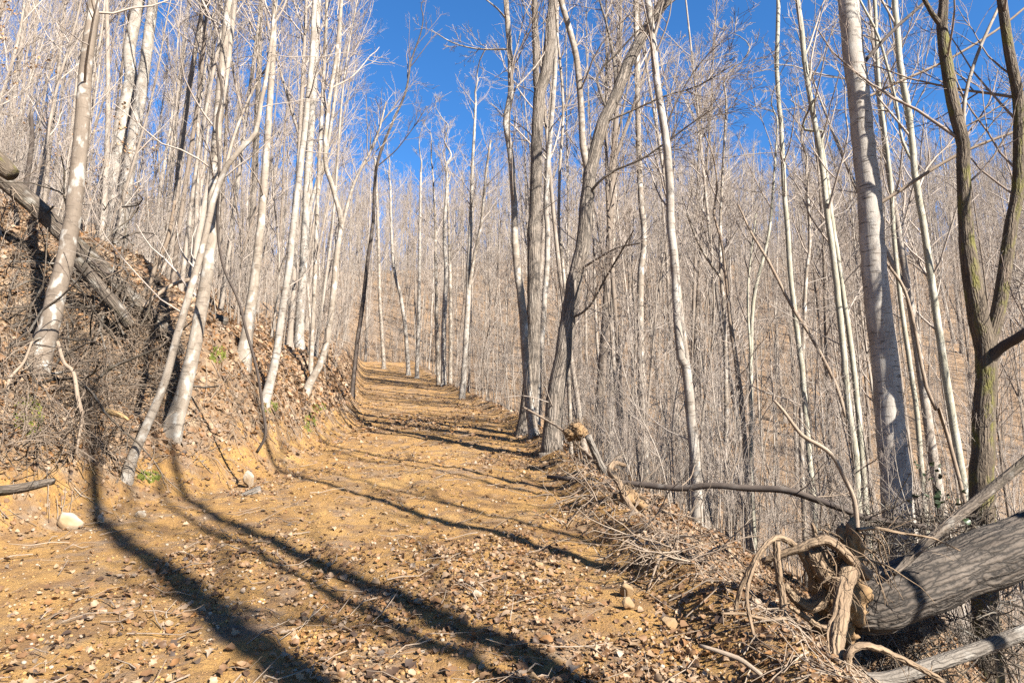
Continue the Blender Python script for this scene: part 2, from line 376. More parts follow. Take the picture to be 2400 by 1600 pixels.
# ------------------------------------------------------------------ forest: prototype trees
def proto(rng, h, r, t0, n1, len1, bend, n2, n3, n4, sides=9, ang1=.7, up=.8, leaves=0, fork=False, rmin=.0045):
    n = 18; z = np.linspace(0, 1, n)
    ph = rng.uniform(0, 6.28, 4); a = rng.uniform(0, 6.28)
    lx = bend*(z**2*.6+.12*np.sin(z*5+ph[0])+.05*np.sin(z*13+ph[1])); ly = bend*(.12*np.sin(z*4+ph[2])+.05*np.sin(z*11+ph[3]))
    P = np.stack([lx*math.cos(a)-ly*math.sin(a), lx*math.sin(a)+ly*math.cos(a), z*h-.35], 1)
    R = r*(1-.88*z**1.15)*(1+.7*np.exp(-z*h/.22)); R[-1] = .006
    tr = [(P[None], R[None], sides)]
    if fork:
        k = int(n*rng.uniform(.35, .5)); d = norm(rng.normal(size=3)*np.array([1, 1, 0])); L = h-P[k, 2]
        q = P[k]+np.linspace(0, 1, 10)[:, None]*(np.array([0, 0, L*.85])+d*L*.28)-d*(np.linspace(0, 1, 10)[:, None]**2)*L*.08
        Rq = np.linspace(R[k]*.72, .008, 10); tr.append((q[None], Rq[None], 7))
    me_t = tubes('trunk', tr)
    g = crown_groups(rng, P, R, t0, n1, len1, n2, n3, n4, ang1, up, rmin)
    if fork: g += crown_groups(rng, q, Rq, .15, int(n1*.6), len1*.7, n2, n3, n4, ang1, up, rmin)
    me_c = tubes('crown', g)
    me_l = None
    if leaves:
        tips = np.concatenate([q_[0].reshape(-1, 3) for q_ in g[2:]]); tips = tips[rng.randint(0, len(tips), leaves)]
        me_l = leaf_mesh('dead_leaves', tips, rng, .055, hang=True)
    me_t.materials.append(M['forest']); me_c.materials.append(M['twig'])
    if me_l: me_l.materials.append(M['beech'])
    return me_t, me_c, me_l, h

LEAF = [  # outlines: (x across, y along) left half mirrored; fold and curl added in 3-D
    [(0, 0), (.22, .18), (.34, .42), (.26, .70), (0, 1.0)],
    [(0, 0), (.16, .10), (.36, .34), (.18, .44), (.42, .62), (.20, .72), (0, 1.0)],
    [(0, 0), (.34, .12), (.44, .36), (.32, .46), (.38, .68), (.18, .78), (0, .98)],
]
def leaf_template(k, fold, curl, twist):
    o = LEAF[k]; V = []; m = len(o)
    for x, y in o: V.append((0., y))
    for x, y in o[1:-1]: V.append((x, y))
    for x, y in o[1:-1]: V.append((-x, y))
    V = np.array(V); z = fold*np.abs(V[:, 0])+curl*((V[:, 1]-.45)**2*2-.2)+twist*V[:, 0]*(V[:, 1]-.4)
    V = np.stack([V[:, 0], V[:, 1]-.5, z], 1); Rr = lambda i: m+i-1; Ll = lambda i: m+(m-2)+i-1
    F = []
    for s, sg in ((Rr, 1), (Ll, -1)):
        for i in range(m-1):
            a, b_ = i, i+1
            if i == 0: f = (0, s(1), 1)
            elif i == m-2: f = (m-2, s(m-2), m-1)
            else: F += [(a, s(i), s(i+1))[::sg], (a, s(i+1), b_)[::sg]]; continue
            F.append(f[::sg])
    return V, np.array(F)
def leaf_mesh(name, pts, rng, size, normals=None, hang=False, tone=None):
    """thousands of folded, curled leaves in one mesh"""
    Vs, Fs, Ts = [], [], []; o = 0; K = len(pts); kinds = rng.randint(0, 9, K)
    for kk in range(9):
        sel = np.where(kinds == kk)[0]; n = len(sel)
        if n == 0: continue
        tv, tf = leaf_template(kk % 3, rng.uniform(-.1, .55), rng.uniform(-.9, .9), rng.uniform(-1, 1))
        up = normals[sel] if normals is not None else np.tile([0, 0, 1.], (n, 1))
        up = norm(up+rng.normal(size=(n, 3))*(.9 if hang else .45))
        d = norm(np.cross(up, rng.normal(size=(n, 3)))); e = np.cross(d, up)
        s = size*rng.uniform(.45, 1.35, n)*(1. if np.isscalar(size) else 1.) if np.isscalar(size) else size[sel]
        V = pts[sel][:, None, :]+s[:, None, None]*(tv[None, :, :1]*d[:, None]+tv[None, :, 1:2]*e[:, None]+tv[None, :, 2:]*up[:, None])
        Vs.append(V.reshape(-1, 3)); Fs.append((tf[None]+(np.arange(n)*len(tv))[:, None, None]+o).reshape(-1, 3)); o += n*len(tv)
        tn = rng.rand(n) if tone is None else tone[sel]
        Ts.append(np.repeat(tn, len(tv)))
    return mesh_np(name, np.concatenate(Vs), np.concatenate(Fs), None, False, [('tone', 'FLOAT', np.concatenate(Ts))])

rng = np.random.RandomState(11)
PROTO = {'tall': [], 'big': [], 'pole': [], 'beech': []}
for k in range(7): PROTO['tall'].append(proto(rng, rng.uniform(16, 21), rng.uniform(.04, .078), rng.uniform(.32, .48), 27, rng.uniform(2.0, 3.1), rng.uniform(.4, 1.6), 7, 5, 2, ang1=.65, rmin=.002, fork=k % 3 == 2))
for k in range(3): PROTO['big'].append(proto(rng, rng.uniform(21, 24), rng.uniform(.11, .15), rng.uniform(.40, .48), 24, rng.uniform(2.8, 3.8), rng.uniform(.5, 1.4), 6, 5, 1, 12, .7, .8, rmin=.002, fork=k == 1))
for k in range(5): PROTO['pole'].append(proto(rng, rng.uniform(7, 11), rng.uniform(.022, .036), .2, 17, rng.uniform(1.1, 1.9), rng.uniform(.5, 1.8), 5, 4, 0, 7, .6, .8, rmin=.003))
for k in range(2): PROTO['beech'].append(proto(rng, rng.uniform(4, 6), rng.uniform(.022, .03), .2, 16, 1.6, .5, 5, 3, 0, 6, 1.0, .15, leaves=420))

def place_tree(pr, loc, rz, s, lean, label, group, name='bare_tree'):
    o = empty(name, loc, label, 'tree', group); o.rotation_euler = (lean[0], lean[1], rz); o.scale = (s, s, s)
    tr = obj('trunk', pr[0], o); cr = obj('crown', pr[1], o)
    if pr[2]: obj('dead_leaves', pr[2], o)
    return o, tr, cr

# ------------------------------------------------------------------ the trees one can tell apart, traced stem by stem
HERO_XY = []; HERO_ROW = []
SHORT = {1: 'the curved grey tree', 3: 'the straight white tree', 4: 'the lichen blotched tree', 6: 'the broad footed pale tree', 7: 'the leaning white stem', 8: 'the elbowed tree', 9: 'the thin dark tree',
         14: 'the big furrowed tree', 16: 'the leaning forked tree', 18: 'the wavy white tree', 20: 'the birch like tree', 21: 'the slender pale pair', 23: 'the slim pole tree', 24: 'the greenish tree', 25: 'the mossy tree',
         27: 'the V forked sapling', 41: 'the bowed white tree', 45: 'the tall forked tree'}
def stem_points(pts, wid, D, yslope=0.):
    """pixels of a stem -> points in the upright plane through its foot (yslope leans it away)"""
    p0 = at(*pts[0], D); out = [p0]
    for q in pts[1:]:
        r = ray(*q); # solve Y = Y0 + yslope*(Z-Z0)
        d = (p0[1]-yslope*(p0[2]-EYE[2]))/(r[1]-yslope*r[2]); out.append(EYE+d*r)
    dep = [(o[1])/ray(*q)[1] for o, q in zip(out, pts)]
    return np.array(out), np.array([w_/2*d/FPX for w_, d in zip(wid, dep)])
def hero(label, pts, wid, mat, D=None, limbs=(), height=16., crown=(14, 2.6), name='bare_tree', yslope=0., seed=0, low=6, twig='twig', t0=.35, bare=False, flare=.4, cat='tree', n4=2):
    rg = np.random.RandomState(100+seed)
    wid = list(np.interp(np.linspace(0, 1, len(pts)), np.linspace(0, 1, len(wid)), wid))
    free = D is not None
    if D is None: D = cast(*pts[0])
    P, R = stem_points(pts, wid, D, yslope)
    foot = P[0].copy()
    if free:                                    # foot hidden by the berm: run the stem on down into the slope
        d = norm(P[1]-P[0]); d = norm(d*np.array([.5, .5, 1])); q = P[0].copy()
        for _ in range(60):
            if q[2] < h1(q[0], q[1]): break
            q = q-d*.15
        P = np.concatenate([[q], P]); R = np.concatenate([[R[0]*1.04], R]); foot = q
    P = np.concatenate([[foot-np.array([0, 0, .3])], P]); R = np.concatenate([[R[0]*1.05], R])
    top = P[-1].copy(); rest = height-(top[2]-foot[2])
    if rest > .5 and not bare:                  # the part above the frame
        d = norm(norm(P[-1]-P[-3])+np.array([0, 0, .25])); k = 7; ext = [top+d*rest*(i/k)+rg.normal(size=3)*np.array([.05, .05, 0])*i for i in range(1, k+1)]
        P = np.concatenate([P, ext]); R = np.concatenate([R, R[-1]*np.linspace(.88, .08, k)])
    Pr, Rr = resample(P, R, .22)
    s = np.concatenate([[0], np.cumsum(np.linalg.norm(Pr[1:]-Pr[:-1], axis=1))])
    Rr = Rr*(1+flare*np.exp(-np.maximum(s-.3, 0)/.22))
    Pr[2:-1] += rg.normal(size=Pr[2:-1].shape)*np.minimum(.05*Rr[2:-1, None], .006)
    root = empty(name, foot, label, cat); L0 = foot
    if seed in SHORT:
        ip = np.array(pts, float)[::-1]; HERO_ROW.append((float(np.interp(600, ip[:, 1], ip[:, 0])), float(foot[1]), SHORT[seed]))
    HERO_XY.append((foot[0], foot[1]))
    tr = obj('trunk', tubes('trunk', [((Pr-L0)[None], Rr[None], 14 if R[0] > .05 else 9, False, .04)]), root, M[mat])
    gs = []
    if crown[0] and not bare:
        gs += crown_groups(rg, Pr-L0, Rr, t0+.1, int(crown[0]*.75), crown[1]*.8, 4, 4, n4-1, .65, .7, .0032)
    if low:
        a, ra = sprout(rg, (Pr-L0)[None], Rr[None], low, .1, .6, 1.1, 0, 7, .5, .4, .005, .25, lambda q: np.full(q.shape, 1.5))
        b_, rb = sprout(rg, a, ra, 4, .3, .95, .7, .5, 5, .2, .4, .0035, .7); gs += [(a, ra, 4), (b_, rb, 3)]
    for lb in limbs:
        lp, lw = lb[0], lb[1]; lw = np.interp(np.linspace(0, 1, len(lp)), np.linspace(0, 1, len(lw)), lw)
        q0 = lp[0]; p_first = None
        # depth of the trunk where the limb starts
        cand = np.argmin([np.linalg.norm((p-EYE)/np.linalg.norm(p-EYE)-ray(*q0)/np.linalg.norm(ray(*q0))) for p in Pr])
        Dl = Pr[cand][1]/ray(*q0)[1]
        ys = lb[2] if len(lb) > 2 else 0.
        out = []
        n_ = len(lp)
        for i, q in enumerate(lp):
            dd = Dl*(1+ys*i/max(1, n_-1)); out.append(at(*q, dd))
        out = np.array(out); rr = np.array([a_/2*Dl/FPX for a_ in lw]); out[0] = Pr[cand]
        if lp[-1][1] < 15 or lp[-1][0] > 2385:   # runs out of the frame: carry it on
            d = norm(out[-1]-out[-2]); ext = [out[-1]+d*.8*i+np.array([0, 0, .08*i*i]) for i in range(1, 5)]
            out = np.concatenate([out, ext]); rr = np.concatenate([rr, rr[-1]*np.linspace(.8, .15, 4)])
        lq, lr = resample(out, rr, .18)
        lo = obj('limb', tubes('limb', [((lq-L0)[None], lr[None], 10 if lr[0] > .03 else 6, False, .03)]), root, M[lb[3] if len(lb) > 3 else mat])
        nn = int(lb[4] if len(lb) > 4 else 10)
        ll = np.linalg.norm(lq[-1]-lq[0])
        if nn: 
            a, ra = sprout(rg, (lq-L0)[None], lr[None], nn, .2, .97, .7, 0, 7, .5, .3, .005, .5, lambda q: np.full(q.shape, min(1.6, ll*.35)))
            b_, rb = sprout(rg, a, ra, 5, .2, .95, .65, .5, 5, .3, .35, .004, .7); c, rc = sprout(rg, b_, rb, 3, .2, .95, .6, .55, 4, .2, .3, .0035, .8)
            gs += [(a, ra, 4), (b_, rb, 3), (c, rc, 3)]
    if gs: obj('crown', tubes('crown', gs), root, M[twig])
    return root

hero('grey lichen spotted tree curving up from the bank at the left edge', [(83, 860), (112, 771), (146, 635), (163, 553), (170, 510), (187, 340), (196, 238), (204, 136), (218, 34), (221, 0)], [46, 38, 33, 28, 24], 'grey', seed=1, height=13, low=6)
hero('thick white tree with flared base, left of the white pair on the bank', [(235, 594), (262, 476), (282, 306), (306, 190), (303, 119), (316, 51), (327, 0)], [40, 30, 26, 24], 'white', D=20, seed=2, height=21, crown=(18, 4))
hero('straight white tree, right of the white pair on the bank', [(276, 622), (286, 510), (316, 306), (340, 153), (359, 0)], [34, 28, 25, 22], 'white', D=19.6, seed=3, height=20, crown=(16, 3.6))
hero('pale lichen blotched tree leaning up from the middle of the bank', [(401, 1019), (429, 924), (456, 805), (476, 703), (490, 601), (497, 533), (500, 442), (507, 340), (514, 238), (525, 119), (537, 0)], [36, 31, 26, 23, 20, 17], 'pale', seed=4, height=14, low=9)
hero('slim leaning tree in front of the lichen blotched tree at the foot of the bank', [(296, 1124), (316, 1057), (361, 958), (388, 890), (418, 778), (449, 669), (476, 577), (500, 470), (530, 392), (575, 338), (600, 310), (612, 240), (628, 160), (640, 60), (645, 0)], [22, 19, 16, 14, 11, 9, 8], 'pale', seed=5, height=12, limbs=[([(535, 385), (545, 330), (575, 250), (610, 180), (640, 140)], [9, 4], .05, 'pale', 8)], low=8)
hero('pale tree with broad foot standing at the top of the cut bank', [(571, 839), (585, 737), (599, 635), (609, 550), (616, 476), (626, 340), (633, 238), (641, 102), (645, 0)], [28, 19, 15, 12], 'pale', seed=6, height=16, crown=(16, 3))
hero('leaning white stemmed tree above the yellow soil of the bank', [(622, 941), (646, 839), (660, 737), (677, 635), (687, 533), (694, 476), (714, 306), (731, 136), (738, 0)], [19, 16, 14, 12], 'white', seed=7, height=15, crown=(16, 2.8))
hero('crooked slim tree with elbow near its foot at the end of the cut bank', [(718, 914), (748, 856), (765, 805), (779, 703), (789, 601), (799, 520), (780, 440), (762, 374), (770, 250), (790, 120), (800, 0)], [16, 14, 12, 10, 8], 'pale', seed=8, height=13, limbs=[([(795, 545), (830, 430), (880, 330), (905, 240)], [8, 4], .05, 'pale', 12)], crown=(16, 2.6), t0=.3)
hero('thin dark straight tree at the left trail edge', [(825, 928), (837, 805), (851, 710), (861, 618), (873, 533), (875, 510), (883, 391), (912, 306), (950, 218), (962, 150)], [10, 9, 7, 4], 'dark', seed=9, height=17, crown=(14, 2.6), limbs=[([(883, 391), (930, 350), (975, 290), (1000, 250)], [3, 1.5], 0, 'dark', 12)], twig='twigdark', low=2)  # dark bark and twigs paint in the shade this tree stands in
hero('white trunk with shaded left side behind the slim leaning trees', [(700, 812), (704, 720), (711, 635), (716, 520), (722, 400), (735, 200), (745, 0)], [22, 18, 15], 'white', seed=10, height=19, crown=(18, 3.4), limbs=[([(716, 520), (745, 420), (770, 330), (790, 180), (800, 60)], [10, 6], .03, 'white', 12)])
hero('thin straight pole tree beside the elbowed tree', [(727, 880), (733, 760), (738, 640), (742, 533), (748, 380), (760, 150), (766, 0)], [10, 9, 7], 'pale', seed=11, height=15, crown=(14, 2.2))
hero('dark shaded trunk beside the broad footed pale tree', [(583, 760), (584, 652), (590, 540), (598, 400), (606, 200), (612, 0)], [16, 13, 11], 'brown', seed=12, height=19, crown=(14, 3))
# centre
hero('thin pale wavy stem hugging the left of the big furrowed trunk', [(1252, 1019), (1239, 924), (1232, 822), (1222, 703), (1211, 618), (1206, 533), (1205, 493), (1198, 374), (1186, 289), (1196, 221), (1196, 136), (1188, 34), (1186, 0)], [24, 19, 15, 14, 12], 'pale', D=13.6, seed=13, height=15, crown=(14, 2.4), low=4, t0=.4,
     limbs=[([(1190, 125), (1120, 115), (1060, 100), (1010, 70)], [5, 2], .0, 'pale', 8), ([(1188, 55), (1165, 20), (1140, 0)], [5, 3], 0, 'pale', 4)])
hero('big furrowed grey brown tree with twin tops at the right trail edge', [(1234, 1002), (1245, 873), (1251, 771), (1251, 533), (1254, 510), (1259, 340), (1264, 232), (1283, 153), (1290, 68), (1297, 0)], [40, 33, 29, 28, 27, 22], 'brown', D=14.6, seed=14, height=20, crown=(16, 3.6), low=5, t0=.42,
     limbs=[([(1262, 240), (1257, 190), (1256, 136), (1254, 60), (1253, 0)], [17, 15], .02, 'brown', 6)])
hero('slim white stem behind the big furrowed trunk', [(1262, 900), (1269, 805), (1276, 703), (1283, 601), (1283, 533), (1280, 476), (1287, 350), (1300, 180), (1306, 0)], [14, 12, 10], 'white', D=16.5, seed=15, height=17, crown=(14, 2.6))
hero('large furrowed tree leaning right and forking into spreading limbs', [(1293, 1060), (1300, 941), (1324, 805), (1344, 669), (1365, 584), (1375, 493), (1382, 408), (1392, 374), (1412, 289), (1446, 221), (1470, 153), (1507, 85), (1541, 27), (1565, 0)], [44, 40, 35, 32, 29, 27, 25, 24], 'brown', D=11.0, seed=16, height=11, crown=(12, 2.8), low=4, t0=.45,
     limbs=[([(1380, 412), (1374, 380), (1366, 340), (1361, 238), (1351, 136), (1334, 68), (1314, 0)], [18, 15, 13], .02, 'pale', 12),
            ([(1376, 470), (1400, 430), (1440, 400), (1500, 375), (1560, 335), (1620, 290), (1680, 250)], [7, 5, 2.5], -.08, 'brown', 26),
            ([(1361, 225), (1400, 180), (1440, 132), (1480, 88), (1530, 40), (1570, 10)], [6, 3], -.04, 'brown', 16),
            ([(1352, 640), (1410, 600), (1450, 580), (1500, 570)], [7, 3], -.1, 'pale', 12),
            ([(1345, 760), (1380, 720), (1420, 650), (1450, 600), (1485, 540)], [6, 3], -.1, 'brown', 14),
            ([(1412, 289), (1480, 260), (1560, 225), (1640, 200), (1720, 150)], [6, 2.5], -.06, 'brown', 26),
            ([(1446, 221), (1440, 150), (1425, 70), (1405, 0)], [9, 4], .03, 'brown', 12)])
hero('thin pole stem touching the left of the leaning forked tree', [(1330, 790), (1326, 700), (1318, 610), (1310, 533), (1312, 400), (1320, 250), (1308, 100), (1300, 0)], [9, 7, 5], 'pale', D=12, seed=17, height=13, crown=(12, 2))
hero('slender wavy white tree just right of the middle, foot by the brush', [(1636, 1262), (1631, 1100), (1620, 975), (1607, 856), (1596, 839), (1586, 720), (1582, 618), (1572, 533), (1569, 425), (1558, 306), (1541, 204), (1531, 102), (1518, 0)], [26, 23, 20, 19, 17, 15], 'white', D=9.2, seed=18, height=13, crown=(12, 2.4), low=2,
     limbs=[([(1560, 320), (1590, 230), (1640, 150), (1700, 90)], [5, 2], .0, 'dark', 10)])
hero('pale furrowed tree behind the crow dark twig cluster, right of the leaning tree', [(1512, 1060), (1505, 900), (1500, 760), (1502, 640), (1510, 560), (1500, 430), (1495, 250), (1490, 0)], [18, 16, 14, 12], 'pale', D=17, seed=19, height=18, crown=(16, 3))
# right
hero('large smooth birch like tree on the right', [(2107, 1212), (2093, 1066), (2080, 924), (2069, 805), (2052, 669), (2042, 530), (2032, 408), (2018, 272), (2001, 136), (1988, 0)], [70, 65, 60, 57, 55, 52, 50, 47, 45], 'birch', D=8.4, seed=20, height=18, crown=(14, 3.2), low=0, t0=.5, flare=.3,
     limbs=[([(2030, 150), (2055, 112), (2100, 65), (2140, 30), (2172, 0)], [10, 7], .05, 'dark', 0),
            ([(2036, 228), (2100, 195), (2170, 165), (2240, 130), (2330, 75), (2400, 20)], [7, 5], -.03, 'stick', 4),
            ([(2064, 492), (2120, 440), (2180, 400), (2250, 360), (2320, 330), (2400, 300)], [9, 6], -.03, 'stick', 4)])
hero('left stem of the slender pale pair left of the birch like tree', [(2012, 1205), (2005, 1064), (1991, 975), (1978, 839), (1961, 669), (1944, 533), (1940, 510), (1927, 391), (1910, 289), (1889, 170), (1876, 51), (1869, 0)], [17, 15, 14, 13, 12, 11], 'green', D=10.2, seed=21, height=14, crown=(14, 2.2), low=2)
hero('right stem of the slender pale pair left of the birch like tree', [(2030, 1205), (2015, 1009), (1998, 839), (1978, 703), (1965, 610), (1952, 533), (1944, 470), (1936, 400), (1925, 330)], [14, 12, 11, 8], 'green', D=10.35, seed=22, height=9, crown=(12, 1.8), low=1)
hero('slim straight pole tree midway between the wavy white tree and the pale pair', [(1906, 1168), (1896, 1064), (1882, 890), (1872, 805), (1855, 669), (1845, 533), (1838, 442), (1831, 306), (1821, 170), (1824, 0)], [14, 12, 11, 9], 'green', D=11.2, seed=23, height=14, crown=(14, 2.2), low=4)
hero('pale greenish tree just right of the birch like tree', [(2267, 1202), (2246, 1064), (2229, 958), (2212, 856), (2195, 737), (2178, 618), (2161, 510), (2144, 408), (2131, 272), (2110, 153), (2097, 0)], [19, 17, 15, 14, 13], 'green', D=10.5, seed=24, height=15, crown=(14, 2.6), low=3,
     limbs=[([(2131, 395), (2115, 330), (2098, 230), (2060, 90), (2015, 0)], [7, 5], .04, 'green', 8)])
hero('dark mossy tree forking in a tall V at the right edge', [(2301, 1215), (2304, 1064), (2307, 941), (2311, 822), (2294, 754), (2277, 652), (2263, 533), (2260, 476), (2256, 340), (2233, 238), (2216, 119), (2208, 61), (2212, 0)], [54, 47, 44, 44, 30, 28, 27, 25, 20], 'mossy', D=7.6, seed=25, height=13, crown=(12, 2.6), low=2, flare=.3, twig='twigdark',
     limbs=[([(2311, 822), (2338, 737), (2355, 635), (2369, 533), (2386, 442), (2389, 306), (2385, 220), (2365, 120), (2348, 0)], [34, 30, 28, 25, 22], .06, 'mossy', 8),
            ([(2316, 845), (2340, 820), (2370, 800), (2400, 782)], [24, 22], -.04, 'dark', 4),
            ([(2207, 66), (2190, 40), (2171, 8)], [14, 10], 0, 'mossy', 4),
            ([(2252, 330), (2262, 230), (2290, 130), (2330, 40), (2345, 5)], [9, 6], .05, 'pale', 6)])
hero('thin bowed sapling right of the birch like trunk', [(2222, 1026), (2195, 960), (2171, 907), (2155, 830), (2144, 771), (2128, 703), (2110, 660), (2080, 620), (2062, 590), (2030, 540)], [9, 8, 7, 4], 'stick', D=9.0, seed=26, height=5, bare=True, low=0)
hero('slim sapling with V fork, right of the wavy white tree', [(1702, 1100), (1702, 950), (1700, 839), (1695, 703), (1690, 652), (1688, 533), (1694, 400), (1702, 250)], [11, 10, 8, 5], 'pale', D=12.5, seed=27, height=11, crown=(12, 1.8), limbs=[([(1692, 660), (1660, 610), (1632, 560), (1610, 500)], [7, 4], 0, 'pale', 6)])
hero('slim sapling with many rising branches, second right of the wavy white tree', [(1762, 1110), (1760, 1026), (1760, 839), (1766, 703), (1785, 620), (1804, 533), (1815, 400), (1822, 300)], [10, 9, 7, 4], 'green', D=12, seed=28, height=10, crown=(18, 1.8), limbs=[([(1762, 850), (1752, 700), (1760, 600), (1772, 500)], [6, 3], .03, 'green', 8)])
hero('brown leaning sapling between the two slim saplings', [(1748, 1110), (1746, 1043), (1735, 920), (1722, 822), (1710, 740), (1703, 660), (1690, 560)], [13, 12, 9, 6], 'stick', D=11.6, seed=29, height=9, crown=(10, 1.6))
hero('crossing sapling leaning left behind the pale pair', [(1990, 1010), (1984, 985), (1957, 897), (1906, 798), (1855, 717), (1800, 610), (1763, 550), (1730, 480)], [9, 8, 7, 4], 'stick', D=11, seed=30, height=6, crown=(6, 1), bare=False)
hero('pair of close thin saplings behind the pole tree, left one', [(1880, 1110), (1878, 980), (1880, 880), (1884, 760), (1890, 640), (1898, 560), (1890, 400)], [11, 9, 6], 'pale', D=13.5, seed=31, height=11, crown=(12, 1.8))
hero('pale stem just behind the right side of the birch like trunk', [(2165, 1160), (2150, 980), (2132, 850), (2110, 700), (2096, 560), (2085, 400), (2060, 200), (2050, 0)], [12, 10, 8], 'green', D=12.5, seed=32, height=15, crown=(12, 2.2))
# trees standing along the far right edge of the trail
for k, (lab, pts, wd, D) in enumerate([
    ('thin white tree at the far bend of the trail', [(899, 849), (895, 780), (890, 700), (888, 600), (884, 480), (880, 380)], [9, 7, 5], 47),
    ('white tree with bowed foot beyond the far bend of the trail', [(957, 872), (952, 790), (940, 700), (925, 640), (918, 560), (915, 450)], [10, 8, 5], 42),
    ('straight white tree right of the bowed one at the trail bend', [(977, 880), (981, 760), (983, 640), (984, 533), (986, 420)], [10, 8, 5], 40),
    ('brown trunk in the row along the far trail edge', [(1028, 905), (1024, 780), (1022, 650), (1020, 520), (1016, 430)], [10, 8, 4], 35),
    ('stouter grey white trunk in the row along the far trail edge', [(1040, 905), (1040, 780), (1045, 650), (1042, 533), (1048, 420)], [13, 11, 6], 34),
    ('tall pale forked tree at the trail edge left of the wavy pale stem', [(1082, 940), (1090, 830), (1097, 703), (1100, 600), (1103, 533), (1108, 380), (1115, 240)], [15, 12, 10, 5], 27),
    ('white trunk close behind the row on the far trail edge', [(1055, 905), (1056, 780), (1055, 650), (1052, 540), (1050, 440)], [10, 8, 4], 36)]):
    hero(lab, pts, wd, 'white' if k % 3 else 'pale', D=D, seed=40+k, height=16, crown=(34, 2.6), t0=.28, low=0, n4=3,
         limbs=[([(1100, 690), (1112, 600), (1128, 520), (1140, 400), (1150, 330)], [9, 5], 0, 'pale', 10)] if k == 5 else ())
# trees outside the picture whose shadows lie across the trail
for k, (x, y, rad, hh) in enumerate([(6.6, -4.7, .24, 20), (6.9, -3.6, .19, 19), (5.6, -2.55, .09, 15), (4.9, 1.0, .10, 15), (4.7, 4.1, .08, 14), (5.8, 2.4, .06, 13), (7.4, 5.2, .07, 15), (6.4, .1, .07, 14), (8.6, 3.4, .09, 16), (9.5, 7.2, .08, 16)]):
    P = np.array([[x, y, h1(x, y)-.3], [x+.1, y, h1(x, y)+3], [x-.1, y+.1, h1(x, y)+hh*.5], [x, y, h1(x, y)+hh]])
    Pr, Rr = resample(P, [rad*1.2, rad, rad*.7, .02], .5); rg = np.random.RandomState(500+k)
    o = empty('bare_tree', P[0], ['stout bare tree standing right behind the viewpoint, nearest the slope', 'bare tree right behind the viewpoint throwing a broad shadow', 'thin bare tree right behind the viewpoint', 'smooth tree on the slope just right of the view, nearest the viewpoint', 'slim tree on the slope beside the uprooted trunk, right of the view', 'thin pole on the slope between two trees right of the view', 'slim tree lower on the slope below the uprooted trunk', 'thin tree on the slope level with the viewpoint', 'tree furthest down the slope right of the view', 'slim tree far down the slope beyond the fallen trunk'][k], 'tree')
    obj('trunk', tubes('trunk', [((Pr-P[0])[None], Rr[None], 12)]), o, M['pale'])
    obj('crown', tubes('crown', crown_groups(rg, Pr-P[0], Rr, .6, 8, 2.2, 4, 3, 0, .6, .8)), o, M['twig'])

# ------------------------------------------------------------------ the wood round about: individuals first, the far wood as one mass
rng = np.random.RandomState(23)
def in_gap(x, y, top, rad):
    """the opening of sky above the trail"""
    if y < 3: return False
    px = 1200+FPX*x/y; el = (top-1.6)/y
    return el > math.tan(math.radians(24)) and abs(px-1015) < 70+rad*FPX/y
cands = []
for _ in range(24000):
    r = math.exp(rng.uniform(math.log(9), math.log(230))) if rng.rand() < .45 else 230*math.sqrt(rng.rand())
    a = math.radians(rng.uniform(-42, 42)); x, y = r*math.sin(a), r*math.cos(a)
    if eL(y)-1.6 < x < eR(y)+1.4 and y < 55: continue
    if r < 15 and x < 0 and (x > eL(y)-4.5): continue
    cands.append((r, x, y))
cands.sort()
grid = {}; single = []; mass = []
for x, y in HERO_XY: grid.setdefault((int(x//2), int(y//2)), []).append((x, y))
for r, x, y in cands:
    md = 1.5 if r < 30 else 1.9 if r < 60 else 2.4 if r < 120 else 2.9
    k0, k1 = int(x//2), int(y//2); ok = True
    for i in range(-2, 3):
        for j in range(-2, 3):
            for q in grid.get((k0+i, k1+j), ()):
                if (q[0]-x)**2+(q[1]-y)**2 < md*md: ok = False; break
    if not ok: continue
    z = h1(x, y); u = rng.rand()
    kind = 'pole' if u < .5 else 'tall' if u < .88 else 'big' if u < .91 else 'beech'
    if kind == 'beech' and x > 0 and rng.rand() < .6: kind = 'pole'
    if r < 17 and kind in ('tall', 'big'): kind = 'pole' if rng.rand() < .6 else 'tall'
    if r > 110 and kind in ('pole', 'beech'): kind = 'tall'
    s = rng.uniform(.85, 1.15); pi = rng.randint(len(PROTO[kind])); hh = PROTO[kind][pi][3]*s
    if in_gap(x, y, z+hh, 2.6 if kind in ('tall', 'big') else 1.2):
        s2 = (1.6+y*math.tan(math.radians(23.6))-z)/PROTO[kind][pi][3]
        if s2 > .45 and s2 < s: s = s2
        elif kind != 'pole' and not in_gap(x, y, z+10, 1.2): kind = 'pole'; pi = rng.randint(5); s = .9
        else: continue
    grid.setdefault((k0, k1), []).append((x, y))
    (single if len(single) < 255 else mass).append((x, y, z, kind, pi, s, rng.uniform(0, 6.28), rng.normal()*.045, rng.normal()*.045))
first = {}
